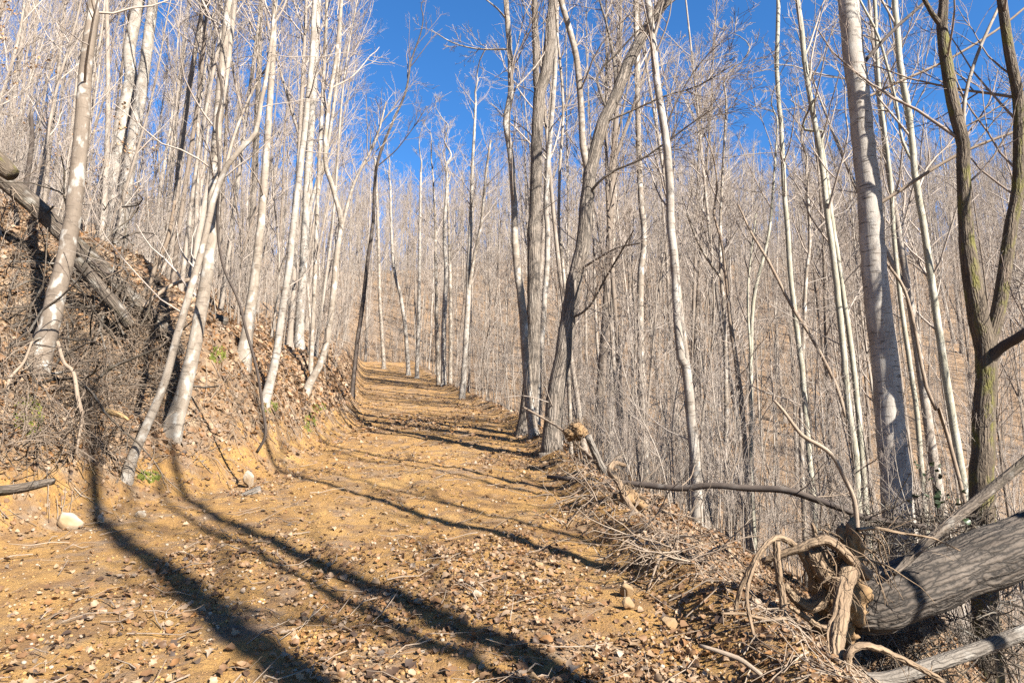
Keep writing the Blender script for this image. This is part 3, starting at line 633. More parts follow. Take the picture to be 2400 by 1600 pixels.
for x, y, z, kind, pi, s, rz, l1, l2 in single:
    side = 'left' if x < eL(y) else 'right'; r = math.hypot(x, y)
    what = {'tall': 'slender pale bare tree', 'big': 'taller stout bare tree', 'pole': 'thin bare pole sapling', 'beech': 'small sapling holding tan leaves'}[kind]
    px = 1200+FPX*x/y; hx, hy, hn = min(HERO_ROW, key=lambda q: abs(q[0]-px)); gap = abs(px-hx)
    rel = ('right' if gap < 12 else ('just ' if gap < 35 else 'a little ' if gap < 80 else 'well ')+('left' if px < hx else 'right')+' of') if gap >= 12 else 'in line with'
    dep = 'in front of it' if y < hy*.9 else 'level with it' if y < hy*1.2 else 'behind it' if y < hy*1.9 else 'far behind it'
    where = rel+' '+hn+', '+dep
    o, tr, cr = place_tree(PROTO[kind][pi], (x, y, z), rz, s, (l1, l2), what+' '+where, {'tall': 'slender pale trees of the wood', 'big': 'stout trees of the wood', 'pole': 'pole saplings of the wood', 'beech': 'leaf holding saplings of the wood'}[kind])
    first.setdefault((kind, pi), (tr, cr))
print('single', len(single), 'mass', len(mass), 'protos', len(first))

def gn_scatter(name, pts, rot, scl, idx, kinds, label, cat):
    """one object: trees instanced on points; index picks the kind"""
    me = bpy.data.meshes.new(name); me.from_pydata([tuple(p) for p in pts], [], [])
    for an, ty, data in (('rot', 'FLOAT_VECTOR', rot), ('scl', 'FLOAT', scl), ('idx', 'INT', idx)):
        a = me.attributes.new(an, ty, 'POINT'); a.data.foreach_set('vector' if ty == 'FLOAT_VECTOR' else 'value', np.ascontiguousarray(data, np.int32 if ty == 'INT' else np.float32).ravel())
    o = obj(name, me); tag(o, label, cat, None, 'stuff')
    ng = bpy.data.node_groups.new(name, 'GeometryNodeTree')
    ng.interface.new_socket('Geometry', in_out='INPUT', socket_type='NodeSocketGeometry'); ng.interface.new_socket('Geometry', in_out='OUTPUT', socket_type='NodeSocketGeometry')
    gi = ng.nodes.new('NodeGroupInput'); go = ng.nodes.new('NodeGroupOutput'); jo = ng.nodes.new('GeometryNodeJoinGeometry')
    def na(nm, ty):
        n = ng.nodes.new('GeometryNodeInputNamedAttribute'); n.data_type = ty; n.inputs[0].default_value = nm; return n.outputs[0]
    ra, sa, ia = na('rot', 'FLOAT_VECTOR'), na('scl', 'FLOAT'), na('idx', 'INT')
    for part in range(len(kinds[0])):
        jn = ng.nodes.new('GeometryNodeJoinGeometry')
        for kd in kinds:
            oi = ng.nodes.new('GeometryNodeObjectInfo'); oi.inputs['Object'].default_value = kd[part]; oi.inputs['As Instance'].default_value = True
            ng.links.new(oi.outputs['Geometry'], jn.inputs[0])
        ip = ng.nodes.new('GeometryNodeInstanceOnPoints'); ip.inputs['Pick Instance'].default_value = True
        ng.links.new(gi.outputs[0], ip.inputs['Points']); ng.links.new(jn.outputs[0], ip.inputs['Instance']); ng.links.new(ia, ip.inputs['Instance Index'])
        ng.links.new(ra, ip.inputs['Rotation']); ng.links.new(sa, ip.inputs['Scale']); ng.links.new(ip.outputs[0], jo.inputs[0])
    ng.links.new(jo.outputs[0], go.inputs[0])
    md = o.modifiers.new('scatter', 'NODES'); md.node_group = ng
    return o
keys = [k for k in first if k[0] in ('tall', 'big')]; kinds = [first[k] for k in keys]
sel = [q for q in mass if q[3] in ('tall', 'big')]
gn_scatter('distant_forest', [q[:3] for q in sel], [(q[7], q[8], q[6]) for q in sel], [q[5] for q in sel], [rng.randint(len(keys)) for q in sel], kinds,
           'dense leafless wood covering the hillsides in the distance', 'forest')
keys = [k for k in first if k[0] == 'pole']; kinds = [first[k] for k in keys]
pts = [q for q in mass if q[3] == 'pole']; P3 = [(q[0], q[1], q[2]) for q in pts]; S3 = [q[5] for q in pts]
for _ in range(2000):
    r = math.exp(rng.uniform(math.log(9), math.log(75))); a = math.radians(rng.uniform(-42, 42)); x, y = r*math.sin(a), r*math.cos(a)
    if eL(y)-.9 < x < eR(y)+1.0 and y < 56: continue
    if x < 0 and (x > eL(y)-3.5 and r < 16): continue
    P3.append((x, y, h1(x, y))); S3.append(rng.uniform(.12, .5))
for _ in range(4600):
    r = 38+112*math.sqrt(rng.rand()); a = math.radians(rng.uniform(-42, 42)); x, y = r*math.sin(a), r*math.cos(a)
    if eL(y)-1.5 < x < eR(y)+1.5 and y < 56: continue
    P3.append((x, y, h1(x, y))); S3.append(rng.uniform(.45, .9))
gn_scatter('undergrowth', P3, [(rng.normal()*.12, rng.normal()*.12, rng.uniform(0, 6.28)) for _ in P3], S3, [rng.randint(len(keys)) for _ in P3], kinds,
           'mass of thin bare saplings and brush beneath the trees', 'brush')

# ------------------------------------------------------------------ the uprooted tree and other wood on the right berm
def strand(pts, D, wid, step=.05):
    """a root, stick or log: pixels with a depth each"""
    Ds = None if D is None else np.interp(np.linspace(0, 1, len(pts)), np.linspace(0, 1, len(np.atleast_1d(D))), np.atleast_1d(D))
    ws = np.interp(np.linspace(0, 1, len(pts)), np.linspace(0, 1, len(np.atleast_1d(wid))), np.atleast_1d(wid))
    if D is None: Ds = np.array([(cast(*q) or 10.)-.02 for q in pts])
    P = np.array([at(*q, d) for q, d in zip(pts, Ds)]); R = np.array([w_/2*d/FPX for w_, d in zip(ws, Ds)])
    return resample(P, R, step)
def lone(name, label, cat, pts, D, wid, mat, sides=8, ridges=.06, twigs=0, seed=0, tl=.4, group=None):
    P, R = strand(pts, D, wid); o0 = P[0]
    o = empty(name, o0, label, cat, group); rg = np.random.RandomState(900+seed)
    obj('stem', tubes('stem', [((P-o0)[None], R[None], sides, True, ridges, seed)]), o, M[mat])
    if twigs:
        a, ra = sprout(rg, (P-o0)[None], R[None], twigs, .05, .97, .9, 0, 6, .1, .5, .003, .35, lambda q: np.full(q.shape, tl))
        b_, rb = sprout(rg, a, ra, 3, .2, .95, .7, .5, 4, .1, .4, .002, .7)
        obj('twigs', tubes('twigs', [(a, ra, 4), (b_, rb, 3)]), o, M['stick'])['kind'] = 'stuff'
    return o
rg = np.random.RandomState(77)
P, R = strand([(1985, 1436), (2060, 1408), (2200, 1352), (2400, 1272), (2700, 1150), (3100, 990)], [4.15, 4.25, 4.45, 4.7, 5.2, 6.0], [84, 132, 130, 124, 106, 80], .05); R = R*(1+.035*np.sin(np.arange(len(R))*.55)+.03*np.sin(np.arange(len(R))*.21+1))
o0 = P[0]; log = empty('uprooted_tree', o0, 'thick uprooted tree trunk with torn up roots at the lower right', 'fallen tree')
obj('trunk', tubes('trunk', [((P-o0)[None], R[None], 72, True, .15, 3)]), log, M['log'])
ROOTS = [
    ([(1998, 1330), (1984, 1352), (1976, 1400), (1971, 1440), (1963, 1500), (1960, 1545), (1962, 1600), (1966, 1680)], [4.0, 3.75, 3.5, 3.3], [44, 40, 33, 32, 34]),
    ([(2032, 1348), (2000, 1318), (1981, 1297), (1940, 1267), (1906, 1270), (1838, 1297), (1787, 1316)], [4.0, 3.9, 3.9, 4.0], [30, 27, 26, 24, 20, 16]),
    ([(1906, 1382), (1903, 1350), (1896, 1331), (1872, 1287), (1831, 1260), (1801, 1270), (1770, 1311), (1736, 1379), (1724, 1433), (1722, 1450)], [4.05, 3.95, 3.85, 3.85], [20, 16, 13, 12, 9]),
    ([(1821, 1268), (1822, 1300), (1824, 1338), (1835, 1406), (1835, 1450), (1818, 1478)], [3.9, 3.85, 3.75], [17, 17, 16, 8]),
    ([(1772, 1312), (1750, 1389), (1760, 1457), (1777, 1525), (1794, 1590), (1806, 1640)], [3.8, 3.55, 3.3], [9, 8, 7]),
    ([(1985, 1690), (1986, 1596), (1988, 1539), (2008, 1515), (2049, 1515), (2110, 1542), (2178, 1576), (2240, 1615)], [3.4, 3.45, 3.6], [22, 18, 16, 13]),
    ([(1995, 1420), (1950, 1400), (1900, 1420), (1860, 1400), (1840, 1370)], [4.1, 4.0], [50, 30, 14]),
    ([(1990, 1460), (1930, 1470), (1880, 1440), (1850, 1420)], [4.05, 3.9], [20, 14, 8]),
    ([(1840, 1450), (1790, 1450), (1740, 1438), (1690, 1436)], [3.7, 3.6], [12, 9, 5]),
    ([(2010, 1240), (2060, 1238), (2120, 1250), (2190, 1262), (2250, 1290)], [4.0, 4.1], [10, 6, 3]),
    ([(1915, 1268), (1908, 1240), (1902, 1225)], [3.95], [14, 8]),
    ([(1905, 1290), (1930, 1340), (1960, 1370), (1985, 1385)], [3.95, 4.05], [46, 50, 40]),
    ([(1930, 1358), (1945, 1352), (1960, 1356), (1968, 1362)], [3.7], [5, 6]),
    ([(1915, 1388), (1925, 1368), (1950, 1352), (1972, 1356)], [3.65], [3, 5]),
    ([(1976, 1350), (1962, 1400), (1955, 1440), (1942, 1465), (1940, 1500), (1945, 1540)], [3.6, 3.4], [9, 7, 4]),
]
for q, D, wd in ROOTS:
    P, R = strand(q, D, wd, .025); P[1:-1] += rg.normal(size=P[1:-1].shape)*np.minimum(R[1:-1, None]*.10, .003)
    a, ra = sprout(rg, (P-o0)[None], R[None], 7, .1, .95, 1.0, 0, 6, -.5, .6, .0012, .3, lambda q_: np.full(q_.shape, .16))
    rt = obj('root', tubes('root', [((P-o0)[None], R[None], 11, True, .22, rg.randint(40))]), log, M['root'])
    obj('rootlets', tubes('rootlets', [(a, ra, 4)]), rt, M['root'])['kind'] = 'stuff'
def lump(c, rad, seed, squash=(1, 1, 1), rough=.35, sub=3, flat=False, cuts=0, crumb=0):
    import bmesh
    bm = bmesh.new(); bmesh.ops.create_icosphere(bm, subdivisions=sub, radius=1); r_ = np.random.RandomState(seed)
    V = np.array([v.co[:] for v in bm.verts])
    off = r_.uniform(0, 50, 3)
    for _ in range(cuts):
        d = norm(r_.normal(size=3)); k = r_.uniform(.42, .68); s = V@d; V = V-np.maximum(s-k, 0)[:, None]*d*.92
    nn = fbm(V[:, 0]*1.6+off[0]+V[:, 2]*1.1, V[:, 1]*1.6+off[1]+V[:, 2]*.7, 3)+.5*fbm(V[:, 2]*3+off[2], V[:, 0]*3-V[:, 1]*2, 2)
    if crumb: nn = nn+crumb*(fbm(V[:, 0]*5+off[1]+V[:, 2]*3, V[:, 1]*5+off[0]-V[:, 2]*4, 3))
    V = V*(1+rough*nn)[:, None]*np.array(squash)*rad
    me = mesh_np('lump', V, np.array([[v.index for v in f.verts] for f in bm.faces]), None, not flat); bm.free()
    return me
def soil_part(px, py, D, rad, sq, seed):
    p = at(px, py, D); o = obj('soil_clod', lump(p, rad, seed, sq, .5, 4, True, 0, .9), log, M['soil']); o.location = tuple(p-o0); return o
soil_part(1994, 1282, 4.05, .085, (.75, .9, 1.7), 3); soil_part(1935, 1330, 4.1, .10, (1.2, 1, .7), 5); soil_part(1965, 1400, 4.12, .15, (1, .9, 1.1), 8); soil_part(1955, 1470, 4.15, .13, (.9, .9, 1), 9)
# hair roots hanging from the clods
a = np.array([at(rg.uniform(1890, 2060), rg.uniform(1235, 1330), rg.uniform(3.9, 4.2)) for _ in range(46)])-o0
d = norm(rg.normal(size=(46, 3))*np.array([1, .8, .7])+np.array([.7, 0, 0])); n = 9; Q = np.empty((46, n, 3)); Q[:, 0] = a
Ln = rg.uniform(.10, .5, 46)
for k in range(1, n):
    d = norm(d+np.array([0, 0, -.28])+rg.normal(size=(46, 3))*.22); Q[:, k] = Q[:, k-1]+d*(Ln/(n-1))[:, None]
obj('hair_roots', tubes('hair_roots', [(Q, np.linspace(.006, .0018, n)[None, :]*np.ones((46, 1)), 4)]), log, M['root'])['kind'] = 'stuff'
Q2, R2 = sprout(rg, Q, np.full((46, n), .004), 3, .2, .9, .8, .5, 5, -.4, .5, .0012)
obj('hair_roots', tubes('hair_roots', [(Q2, R2, 3)]), log, M['root'])['kind'] = 'stuff'

lone('fallen_log', 'grey weathered log lying below the uprooted trunk in the lower right corner', 'log', [(1970, 1592), (2080, 1590), (2178, 1559), (2280, 1525), (2400, 1481), (2560, 1420)], [4.6, 4.9], [34, 34, 30], 'greylog', 16, .05, seed=1)
lone('slanting_branch', 'straight brown branch slanting up to the right over the uprooted trunk', 'branch', [(2095, 1345), (2126, 1315), (2165, 1275), (2212, 1236), (2300, 1165), (2400, 1083), (2560, 950)], [4.1, 4.3, 4.6], [10, 21, 24, 24, 22], 'rot', 14, .16, twigs=5, seed=2)
lone('arched_branch', 'long dark dead branch arching over the slope at the trail edge', 'branch', [(1283, 1117), (1340, 1122), (1450, 1130), (1530, 1138), (1600, 1144), (1668, 1137), (1753, 1144), (1838, 1148), (1906, 1168), (1974, 1192), (2025, 1212), (2110, 1226), (2200, 1240)], [8.6, 8.0, 7.4, 7.0], [9, 14, 15, 16, 15, 12], 'dark', 10, .08, twigs=16, seed=3, tl=.7)
lone('bent_sapling', 'thin tan sapling bent over to the left above the uprooted roots', 'sapling', [(2008, 1240), (2008, 1222), (2001, 1168), (1978, 1117), (1950, 1066), (1915, 1040), (1879, 1019), (1838, 965), (1814, 938)], [4.6], [13, 11, 10, 9, 6], 'stick', 8, .03, twigs=5, seed=4, tl=.35)
lone('leaning_stick', 'pale straight stick leaning from the furrowed trunks down the berm', 'branch', [(1225, 953), (1310, 1002), (1345, 1035), (1378, 1064), (1420, 1100)], [11, 9], [5, 7, 8], 'stick', 6, .03, twigs=5, seed=5)
lone('broken_branch', 'tan curved stick lying in the leaves at the bottom edge right of centre', 'branch', [(1640, 1512), (1680, 1524), (1730, 1542), (1760, 1562), (1790, 1585)], [3.42, 3.25], [9, 12, 10], 'stick', 8, .1, seed=6)
lone('pale_stick', 'short pale stick propped against the soil chunk on the right berm', 'branch', [(1515, 1392), (1530, 1350), (1545, 1310), (1580, 1290)], [4.55, 4.7], [3, 6, 8], 'stick', 6, .03, seed=7)
lone('broken_snag', 'grey broken log end poking up behind the berm', 'log', [(1420, 1110), (1405, 1085), (1390, 1050), (1378, 1022)], [8.7, 8.5], [20, 18, 16], 'greylog', 10, .1, twigs=4, seed=8)
lone('root_stub', 'twisted pale root rising from the berm by the arched branch', 'root', [(1500, 1215), (1480, 1190), (1465, 1165), (1450, 1130), (1430, 1105), (1440, 1085), (1465, 1090)], [6.6, 7.2], [18, 15, 16, 14, 9], 'root', 9, .12, twigs=9, seed=9, tl=.3)
wad = empty('root_wad', at(1350, 1012, 9.6), 'ball of torn yellow roots and soil beside the leaning forked tree', 'root ball')
obj('soil', lump(0, .13, 31, (1.15, .9, .85), .5, 4, True, 0, .9), wad, M['soil'])
a = rg.normal(size=(90, 3)); a = norm(a); Q = a[:, None, :]*.10+np.cumsum(np.concatenate([np.zeros((90, 1, 3)), norm(a[:, None, :]*.5+rg.normal(size=(90, 5, 3))*.7)*.045], 1), 1)
obj('fine_roots', tubes('fine_roots', [(Q, np.full((90, 6), .0032), 3)]), wad, M['root'])
wad2 = empty('root_wad', at(1468, 1178, 6.9), 'tangle of pale roots and soil under the arched branch', 'root ball')
obj('soil', lump(0, .15, 37, (1.2, .8, .8), .5, 4, True, 0, .9), wad2, M['soil'])
a = norm(rg.normal(size=(60, 3))); Q = a[:, None, :]*.12+np.cumsum(np.concatenate([np.zeros((60, 1, 3)), norm(a[:, None, :]*.6+rg.normal(size=(60, 5, 3))*.7)*.05], 1), 1)
obj('fine_roots', tubes('fine_roots', [(Q, np.full((60, 6), .005), 3)]), wad2, M['root'])

# ------------------------------------------------------------------ wood lying on the left bank
lone('fallen_log', 'long rotting log sloping down the bank from the upper left', 'log', [(-60, 380), (0, 418), (77, 480), (153, 553), (230, 620), (306, 693), (357, 742), (401, 791), (429, 842)], [9.5, 9.6, 9.75, 9.8], [40, 38, 36, 32, 28, 22], 'rot', 24, .30, twigs=30, seed=20, tl=.7)
lone('fallen_log', 'short broken log under the long rotting log', 'log', [(180, 610), (245, 686), (280, 730), (306, 766)], [9.1, 9.2], [24, 28, 24], 'rot', 18, .28, twigs=8, seed=21, tl=.5)
lone('fallen_log', 'dark log with orange broken end lying across behind the leaning trees', 'log', [(340, 705), (400, 722), (442, 730), (490, 742), (531, 756)], [11.8, 12.5], [20, 24, 26], 'rot', 12, .14, twigs=6, seed=22)
lone('mossy_snag', 'dark mossy stump end at the left edge above the rotting log', 'stump', [(-40, 350), (-10, 375), (12, 395), (30, 410)], [8.9], [46, 44, 34], 'mossy', 14, .16, seed=23)
lone('dead_stub', 'thin dark dead stub standing behind the curved grey tree', 'stump', [(58, 455), (66, 400), (75, 330), (73, 270)], [10], [12, 11, 8], 'dark', 8, .1, seed=24)
lone('hooked_sapling', 'thin dark stem hooked at its foot, hanging down the bank', 'sapling', [(602, 1060), (622, 1019), (616, 958), (602, 866), (578, 778), (558, 703), (524, 625), (510, 533), (514, 408), (508, 290), (520, 221), (510, 153)], [8.4, 8.3, 8.3], [7, 7, 6, 6, 5], 'dark', 7, .05, seed=25)
lone('split_wood', 'splintered yellow broken wood on the bank beside the leaning trees', 'log', [(238, 962), (262, 966), (285, 974), (302, 984)], [7.4, 7.3], [12, 16, 6], 'wood', 7, .25, seed=26)
lone('dead_branch', 'forked pale branch hanging down the bank below the rotting log', 'branch', [(135, 800), (150, 850), (172, 872), (182, 930), (192, 975), (184, 1030), (178, 1065)], [7.2, 6.9], [9, 8, 10, 7, 4], 'stick', 7, .08, twigs=10, seed=27)
lone('dead_branch', 'arched thin branch bending over in front of the fallen logs', 'branch', [(215, 610), (250, 640), (283, 636), (292, 615), (286, 590)], [9.2], [5, 4], 'dark', 6, .05, twigs=4, seed=28)
lone('dead_branch', 'pale leaning branch propped on the broken log', 'branch', [(335, 720), (370, 690), (410, 665), (445, 655)], [9.5, 10], [10, 8], 'stick', 7, .06, twigs=4, seed=29)
lone('dead_branch', 'slender pale stem rising from the end of the rotting log', 'branch', [(328, 712), (348, 670), (370, 612), (388, 575), (402, 520), (410, 470)], [9.8], [13, 11, 8], 'stick', 8, .05, twigs=8, seed=30)
lone('dead_branch', 'crooked dark stick standing at the far left edge of the bank', 'branch', [(5, 1000), (12, 960), (22, 890), (55, 850), (75, 800)], [6.6, 7], [9, 8, 5], 'stick', 7, .05, twigs=6, seed=31)
lone('fallen_log', 'short log half buried at the left edge of the bank foot', 'log', [(-20, 1150), (40, 1144), (90, 1134), (125, 1126)], None, [22, 20, 14], 'rot', 14, .3, seed=32)
def tangle(name, label, boxes, n, seed, L=(.25, 1.0), rad=(.0025, .008), lift=.35, mat='stick', far_d=None):
    r_ = np.random.RandomState(seed); P0 = []
    for x0, y0, x1, y1, m_ in boxes:
        for _ in range(int(n*m_)):
            px, py = r_.uniform(x0, x1), r_.uniform(y0, y1); D = cast(px, py)
            if D is None or D > 16:
                if far_d is None: continue
                D = far_d
            D -= r_.uniform(0, lift); P0.append(at(px, py, D))
    P0 = np.array(P0); K = len(P0); d = norm(r_.normal(size=(K, 3))*np.array([1, .7, .9])); n_ = 6; Q = np.empty((K, n_, 3)); Q[:, 0] = P0
    Ln = r_.uniform(*L, K)
    for k in range(1, n_):
        d = norm(d+r_.normal(size=(K, 3))*.22+np.array([0, 0, -.05])); Q[:, k] = Q[:, k-1]+d*(Ln/(n_-1))[:, None]
    Rr = r_.uniform(*rad, K)[:, None]*np.linspace(1, .45, n_)[None]
    b_, rb = sprout(r_, Q, Rr, 2, .2, .9, .7, .5, 4, 0, .5, .0018, .7)
    o = obj(name, tubes(name, [(Q, Rr, 4), (b_, rb, 3)]), None, M[mat]); tag(o, label, 'brush', None, 'stuff'); return o
M['brush'] = bark('shade darkened dead brush', (.36, .28, .21), (.19, .14, .10), vary=0)  # darkened so the colour carries the shade of the bank's undercut
tangle('brush_tangle', 'tangle of dead twigs and brush around the logs on the left bank', [(0, 560, 130, 900, .25), (130, 560, 330, 960, .6), (300, 720, 440, 900, .2), (0, 900, 300, 1060, .25)], 1300, 5, (.15, .7), (.002, .008), .4, 'brush')
tangle('brush_tangle', 'exposed rootlets and fallen sticks on the cut bank beside the trail', [(300, 860, 560, 1090, .5), (520, 830, 820, 1010, .5)], 420, 15, (.1, .55), (.002, .007), .12)
tangle('brush_tangle', 'dark heap of sticks behind the uprooted roots at the foot of the birch like tree', [(1960, 1200, 2330, 1330, 1.)], 420, 16, (.15, .6), (.002, .009), .6, 'rot', 7.3)
tangle('brush_tangle', 'shaded brush and sticks below the uprooted trunk in the lower right corner', [(2030, 1400, 2400, 1600, 1.)], 330, 19, (.2, .8), (.002, .009), .5, 'rot', 6.2)
tangle('deadfall', 'larger dead sticks and broken limbs jumbled over the logs on the left bank', [(0, 480, 330, 900, 1.)], 90, 18, (.5, 1.6), (.008, .022), .6, 'rot', 9.6)
tangle('brush_tangle', 'dead brush heaped along the right berm behind the roots', [(1270, 1080, 1500, 1220, .3), (1480, 1160, 1700, 1320, .5)], 300, 6, (.2, .7), lift=.5)

# ------------------------------------------------------------------ stones
def rock(label, px, py, wpx, hpx, mat, seed, sink=.25, rz=None, cuts=5, tilt=(0, 0), name='rock'):
    D = cast(px, py+hpx*.35); p = at(px, py+hpx*.35, D); s = D/FPX
    me = lump(0, 1, seed, (wpx/2*s, wpx/2*s*.8, hpx/2*s*1.05), .12, 4, True, cuts+6, .12)
    o = obj(name, me, None, M[mat]); o.location = (p[0], p[1]+wpx*.3*s, p[2]+hpx*.5*s*(1-sink)); o.rotation_euler = (tilt[0], tilt[1], 0)
    return tag(o, label, 'rock')
rock('large pale boulder set in the foot of the bank at the left', 143, 1216, 74, 62, 'stone', 1, .45, tilt=(0, .35))
rock('upright pointed pale stone standing at the foot of the bank', 575, 1128, 30, 56, 'stone', 2, .15, tilt=(.1, -.08))
rock('white blocky stone lying in the middle of the trail', 1120, 1398, 27, 26, 'stone', 3, .1, cuts=8)
rock('round tan boulder at the foot of the right berm', 1574, 1464, 52, 36, 'tanstone', 4, .2)
rock('angular tan stone in the shade on the right trail edge', 1472, 1388, 46, 40, 'tanstone', 5, .2)
rock('small tan stone just below the angular one on the right edge', 1474, 1420, 32, 32, 'tanstone', 6, .15)
rock('wedge shaped soil chunk on top of the right berm', 1548, 1315, 44, 40, 'tanstone', 7, .2, cuts=7)
rock('whitish stone between the large boulder and the trail', 230, 1220, 22, 26, 'stone', 8, .2)
rock('pale round stone on the trail side of the bank foot', 326, 1206, 26, 22, 'stone', 9, .3)
rock('olive brown stone at the bottom edge of the trail', 1252, 1590, 34, 24, 'tanstone', 10, .3)
rock('flat pale stone in the bare dirt at the lower left', 232, 1433, 30, 14, 'stone', 11, .3)
rock('tiny white stone above the flat pale one in the dirt', 309, 1413, 15, 12, 'stone', 12, .2)
rock('yellowish flat stone left of the white block on the trail', 1052, 1388, 22, 12, 'tanstone', 13, .3)
rock('tan pebble at the lower middle of the trail', 865, 1533, 24, 14, 'tanstone', 14, .3)
rock('small stone at the left edge of the right berm shade', 1262, 1325, 26, 20, 'tanstone', 15, .25)
lone('wood_chunk', 'short pale log chunk lying at the foot of the upright stone', 'log', [(455, 1187), (520, 1180), (560, 1168), (600, 1152), (612, 1148)], [8.15, 8.2], [14, 20, 22, 22], 'greylog', 10, .14, seed=40)
# ------------------------------------------------------------------ moss
def moss(label, px, py, w_, h_, seed):
    r_ = np.random.RandomState(seed); D = cast(px, py); s = D/FPX; o0 = at(px, py, D); pts = []
    for _ in range(320):
        a_, q = r_.uniform(0, 6.28), math.sqrt(r_.rand()); x, y = px+math.cos(a_)*q*w_/2, py+math.sin(a_)*q*h_/2; d = cast(x, y)
        if d is None or abs(d-D) > 1.2: continue
        if vnoise(np.array(x/7.), np.array(y/7.)) < -.1: continue
        pts.append(at(x, y, d))
    pts = np.array(pts); K = len(pts); d = norm(r_.normal(size=(K, 3))*.6+np.array([.1, -.5, .8])); L = r_.uniform(.02, .055, K)[:, None]
    Q = np.stack([pts-d*.01, pts+d*L*.5, pts+d*L], 1)-o0
    o = obj('moss_patch', tubes('moss_patch', [(Q, np.array([[.009, .008, .002]])*np.ones((K, 1)), 4)]), None, M['moss']); o.location = tuple(o0)
    return tag(o, label, 'moss')
moss('green moss patch on the bank at the left edge', 66, 978, 70, 95, 1); moss('small green patch low on the bank by the slim leaning tree', 350, 1118, 50, 26, 2)
moss('bright yellow green moss tuft above the bare yellow soil', 748, 955, 32, 26, 3); moss('bright moss tuft on the edge of the bare yellow soil', 726, 992, 30, 44, 4)
moss('moss tuft at the foot of the leaning white stemmed tree', 632, 955, 36, 26, 5); moss('moss patch high on the bank behind the leaning trees', 510, 832, 40, 36, 6)

# ------------------------------------------------------------------ leaves, pebbles and twigs on the ground
def normals(x, y, e=.06):
    dx = (H(x+e, y)-H(x-e, y))/(2*e); dy = (H(x, y+e)-H(x, y-e))/(2*e)
    return norm(np.stack([-dx, -dy, np.ones_like(dx)], -1))
rng = np.random.RandomState(5)
def scatter(K, r0, r1, a0=-41, a1=41):
    r = np.exp(rng.uniform(math.log(r0), math.log(r1), K)); a = np.radians(rng.uniform(a0, a1, K)); return r*np.sin(a), r*np.cos(a)
def zone(x, y):
    v = np.maximum(eL(y)-x, 0); w_ = np.maximum(x-eR(y), 0)
    return v, w_, np.hypot(x, y)
K = 210000; x, y = scatter(K, 2.7, 42)
v, w_, d = zone(x, y)
patch = fbm(x*.9+4, y*.55+2, 4)
den = np.where(v+w_ > 0, .5+.5*sm(v+w_, .1, .9), .10+.72*sm(patch, -.1, .36))
# bare yellow dirt low in the left foreground
den = den*np.where(v+w_ > 0, 1, 1-.7*sm(-x, .7, 1.9)*(1-sm(y, 4.2, 6.0)))
den = den*np.where(v+w_ > 0, 1, 1-.3*sm(d, 12, 30))
keep = (rng.rand(K) < den) & (w_ < 9); x, y, d = x[keep], y[keep], d[keep]
pts = np.stack([x, y, H(x, y)+.006+rng.rand(len(x))*.02*np.clip(d/8, .6, 2)], -1)
off = np.maximum(eL(y)-x, 0)+np.maximum(x-eR(y), 0)
size = np.where(off > .5, .028+.06*rng.rand(len(x))**1.6, .009+.052*rng.rand(len(x))**2.8)*np.clip(d/8, 1, 2.0)
lit = obj('leaf_litter', leaf_mesh('leaf_litter', pts, rng, size, normals(x, y)), None, M['leaf']); tag(lit, 'brown fallen leaves littering the trail and banks', 'leaves', None, 'stuff')
print('leaves', len(x))
# larger leaves close by, one object each
shapes = []
for k in range(8):
    tv, tf = leaf_template(k % 3, rng.uniform(.05, .5), rng.uniform(-.8, .8), rng.uniform(-1, 1)); me = mesh_np('fallen_leaf', tv, tf, None, False); me.materials.append(M['leafobj']); shapes.append(me)
x, y = scatter(420, 3.1, 7.5, -38, 34); v, w_, d = zone(x, y); patch = fbm(x*.9+4, y*.55+2, 4)
keep = (w_ < .8) & (v < 1.5) & (patch > -.2); x, y, v, w_ = x[keep][:290], y[keep][:290], v[keep], w_[keep]; nrm = normals(x, y)
for k in range(len(x)):
    par = G['bank'] if v[k] > 0 else G['hillside'] if w_[k] > .2 else G['dirt_trail']
    o = obj('fallen_leaf', shapes[rng.randint(8)], par); s = rng.uniform(.045, .092); o.scale = (s, s, s)
    o.location = (x[k], y[k], h1(x[k], y[k])+.022); q = Vector(norm(nrm[k]+rng.normal(size=3)*.22)).to_track_quat('Z', 'Y'); o.rotation_mode = 'QUATERNION'
    from mathutils import Quaternion
    o.rotation_quaternion = q @ Quaternion((0, 0, 1), rng.uniform(0, 6.28))
# pebbles
K = 2600; x, y = scatter(K, 2.8, 16); v, w_, d = zone(x, y); keep = (v < .8) & (w_ < .8); x, y = x[keep], y[keep]
base = lump(0, 1, 90, (1, .8, .6), .35, 1); bv = np.array([q.co[:] for q in base.vertices]); bf = np.array([list(p.vertices) for p in base.polygons])
n = len(x); s = .005+.017*rng.rand(n)**3; a = rng.uniform(0, 6.28, n); ca, sa = np.cos(a), np.sin(a)
V = np.stack([bv[None, :, 0]*ca[:, None]-bv[None, :, 1]*sa[:, None], bv[None, :, 0]*sa[:, None]+bv[None, :, 1]*ca[:, None], np.tile(bv[:, 2], (n, 1))], -1)*s[:, None, None]+np.stack([x, y, H(x, y)+s*.2], -1)[:, None, :]
o = obj('pebbles', mesh_np('pebbles', V.reshape(-1, 3), (bf[None]+(np.arange(n)*len(bv))[:, None, None]).reshape(-1, 3)), None, M['stone']); tag(o, 'small pebbles scattered in the trail dirt', 'pebbles', None, 'stuff')
K = 9000; x, y = scatter(K, 2.7, 18); v, w_, d = zone(x, y); keep = (v < 1.2) & (w_ < 1.2) & (fbm(x*1.4, y*1.1+9, 3) > -.18); x, y, d = x[keep], y[keep], d[keep]
n = len(x); s = (.005+.017*rng.rand(n)**3)*np.clip(d/8, 1, 1.6); a = rng.uniform(0, 6.28, n); ca, sa = np.cos(a), np.sin(a)
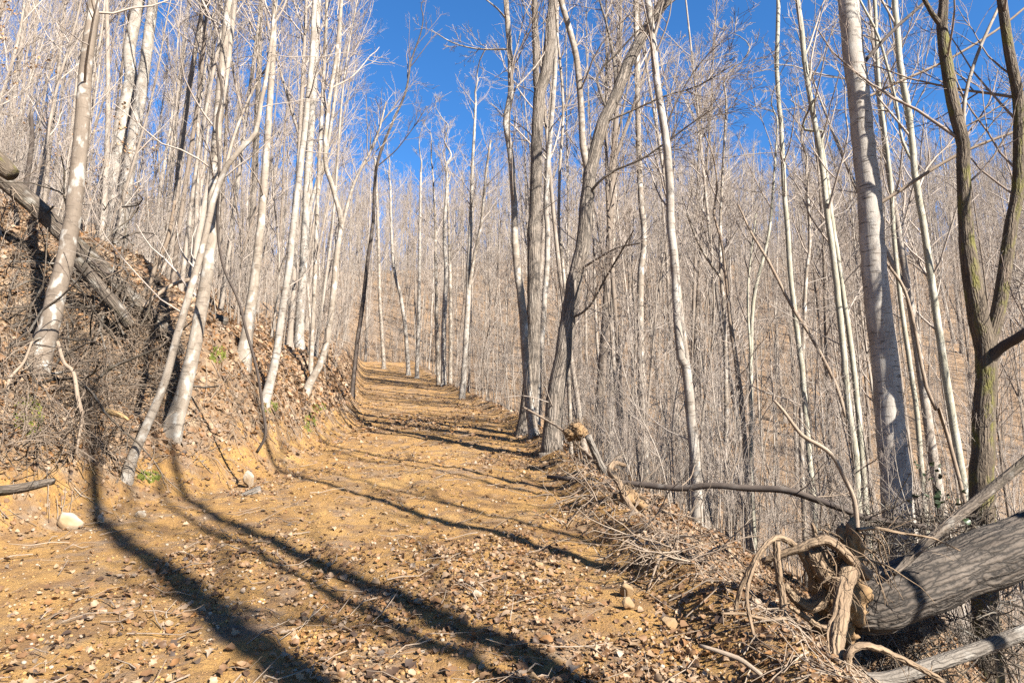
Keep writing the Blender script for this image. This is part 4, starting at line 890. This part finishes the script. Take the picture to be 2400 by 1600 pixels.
V = np.stack([bv[None, :, 0]*ca[:, None]-bv[None, :, 1]*sa[:, None], bv[None, :, 0]*sa[:, None]+bv[None, :, 1]*ca[:, None], np.tile(bv[:, 2], (n, 1))], -1)*s[:, None, None]*rng.uniform(.75, 1.25, (n, len(bv), 1))+np.stack([x, y, H(x, y)+s*.15], -1)[:, None, :]
o = obj('soil_crumbs', mesh_np('soil_crumbs', V.reshape(-1, 3), (bf[None]+(np.arange(n)*len(bv))[:, None, None]).reshape(-1, 3), None, False), None, M['crumb']); tag(o, 'crumbled clods of dirt on the trail', 'soil', None, 'stuff')
# twigs lying about
K = 9000; x, y = scatter(K, 2.8, 30); v, w_, d = zone(x, y); keep = ((v+w_ > .2) | (rng.rand(K) < .12)) & (w_ < 7); x, y, d = x[keep], y[keep], d[keep]; n = len(x)
a = rng.uniform(0, 6.28, n); L = rng.uniform(.06, .45, n); dx, dy = np.cos(a)*L/2, np.sin(a)*L/2; j = rng.normal(size=n)*.03
Q = np.stack([np.stack([x+dx*k-dy*j*(1-k*k)*4, y+dy*k+dx*j*(1-k*k)*4, H(x+dx*k, y+dy*k)+.018+rng.rand(n)*.035*(1+k)], -1) for k in (-1, -.35, .35, 1)], 1)
o = obj('ground_twigs', tubes('ground_twigs', [(Q, (rng.uniform(.0018, .006, n)*np.clip(d/8, 1, 2))[:, None]*np.array([[1, .9, .75, .5]]), 3)]), None, M['stick']); tag(o, 'dead twigs lying among the leaves', 'twigs', None, 'stuff')

# evergreen sprigs by the birch like tree
def sprig(label, px, py, D, seed):
    r_ = np.random.RandomState(seed); o0 = at(px, py+60, D); o0[2] = max(o0[2], h1(o0[0], o0[1])-.05); o = empty('evergreen_shrub', o0, label, 'shrub')
    top = at(px, py, D)-o0; st = np.linspace(0, 1, 8)[:, None]*top+r_.normal(size=(8, 3))*.015
    a, ra = sprout(r_, st[None], np.full((1, 8), .006), 7, .3, 1, .9, 0, 5, .2, .4, .002, .6, lambda q: np.full(q.shape, .22))
    obj('stem', tubes('stem', [(st[None], np.linspace(.008, .003, 8)[None], 5), (a, ra, 4)]), o, M['dark'])
    tips = a[:, 2:].reshape(-1, 3)
    obj('leaves', leaf_mesh('leaves', tips+r_.normal(size=(len(tips), 3))*.025, r_, .065, None, True), o, M['evergreen'])
sprig('small dark green evergreen shrub between the birch like tree and the mossy tree', 2172, 1110, 7.2, 1)
sprig('low dark evergreen sprig under the slanting branch', 2232, 1165, 6.6, 2)
print('TRIS', sum(len(m.loops)-2*len(m.polygons) for m in bpy.data.meshes))
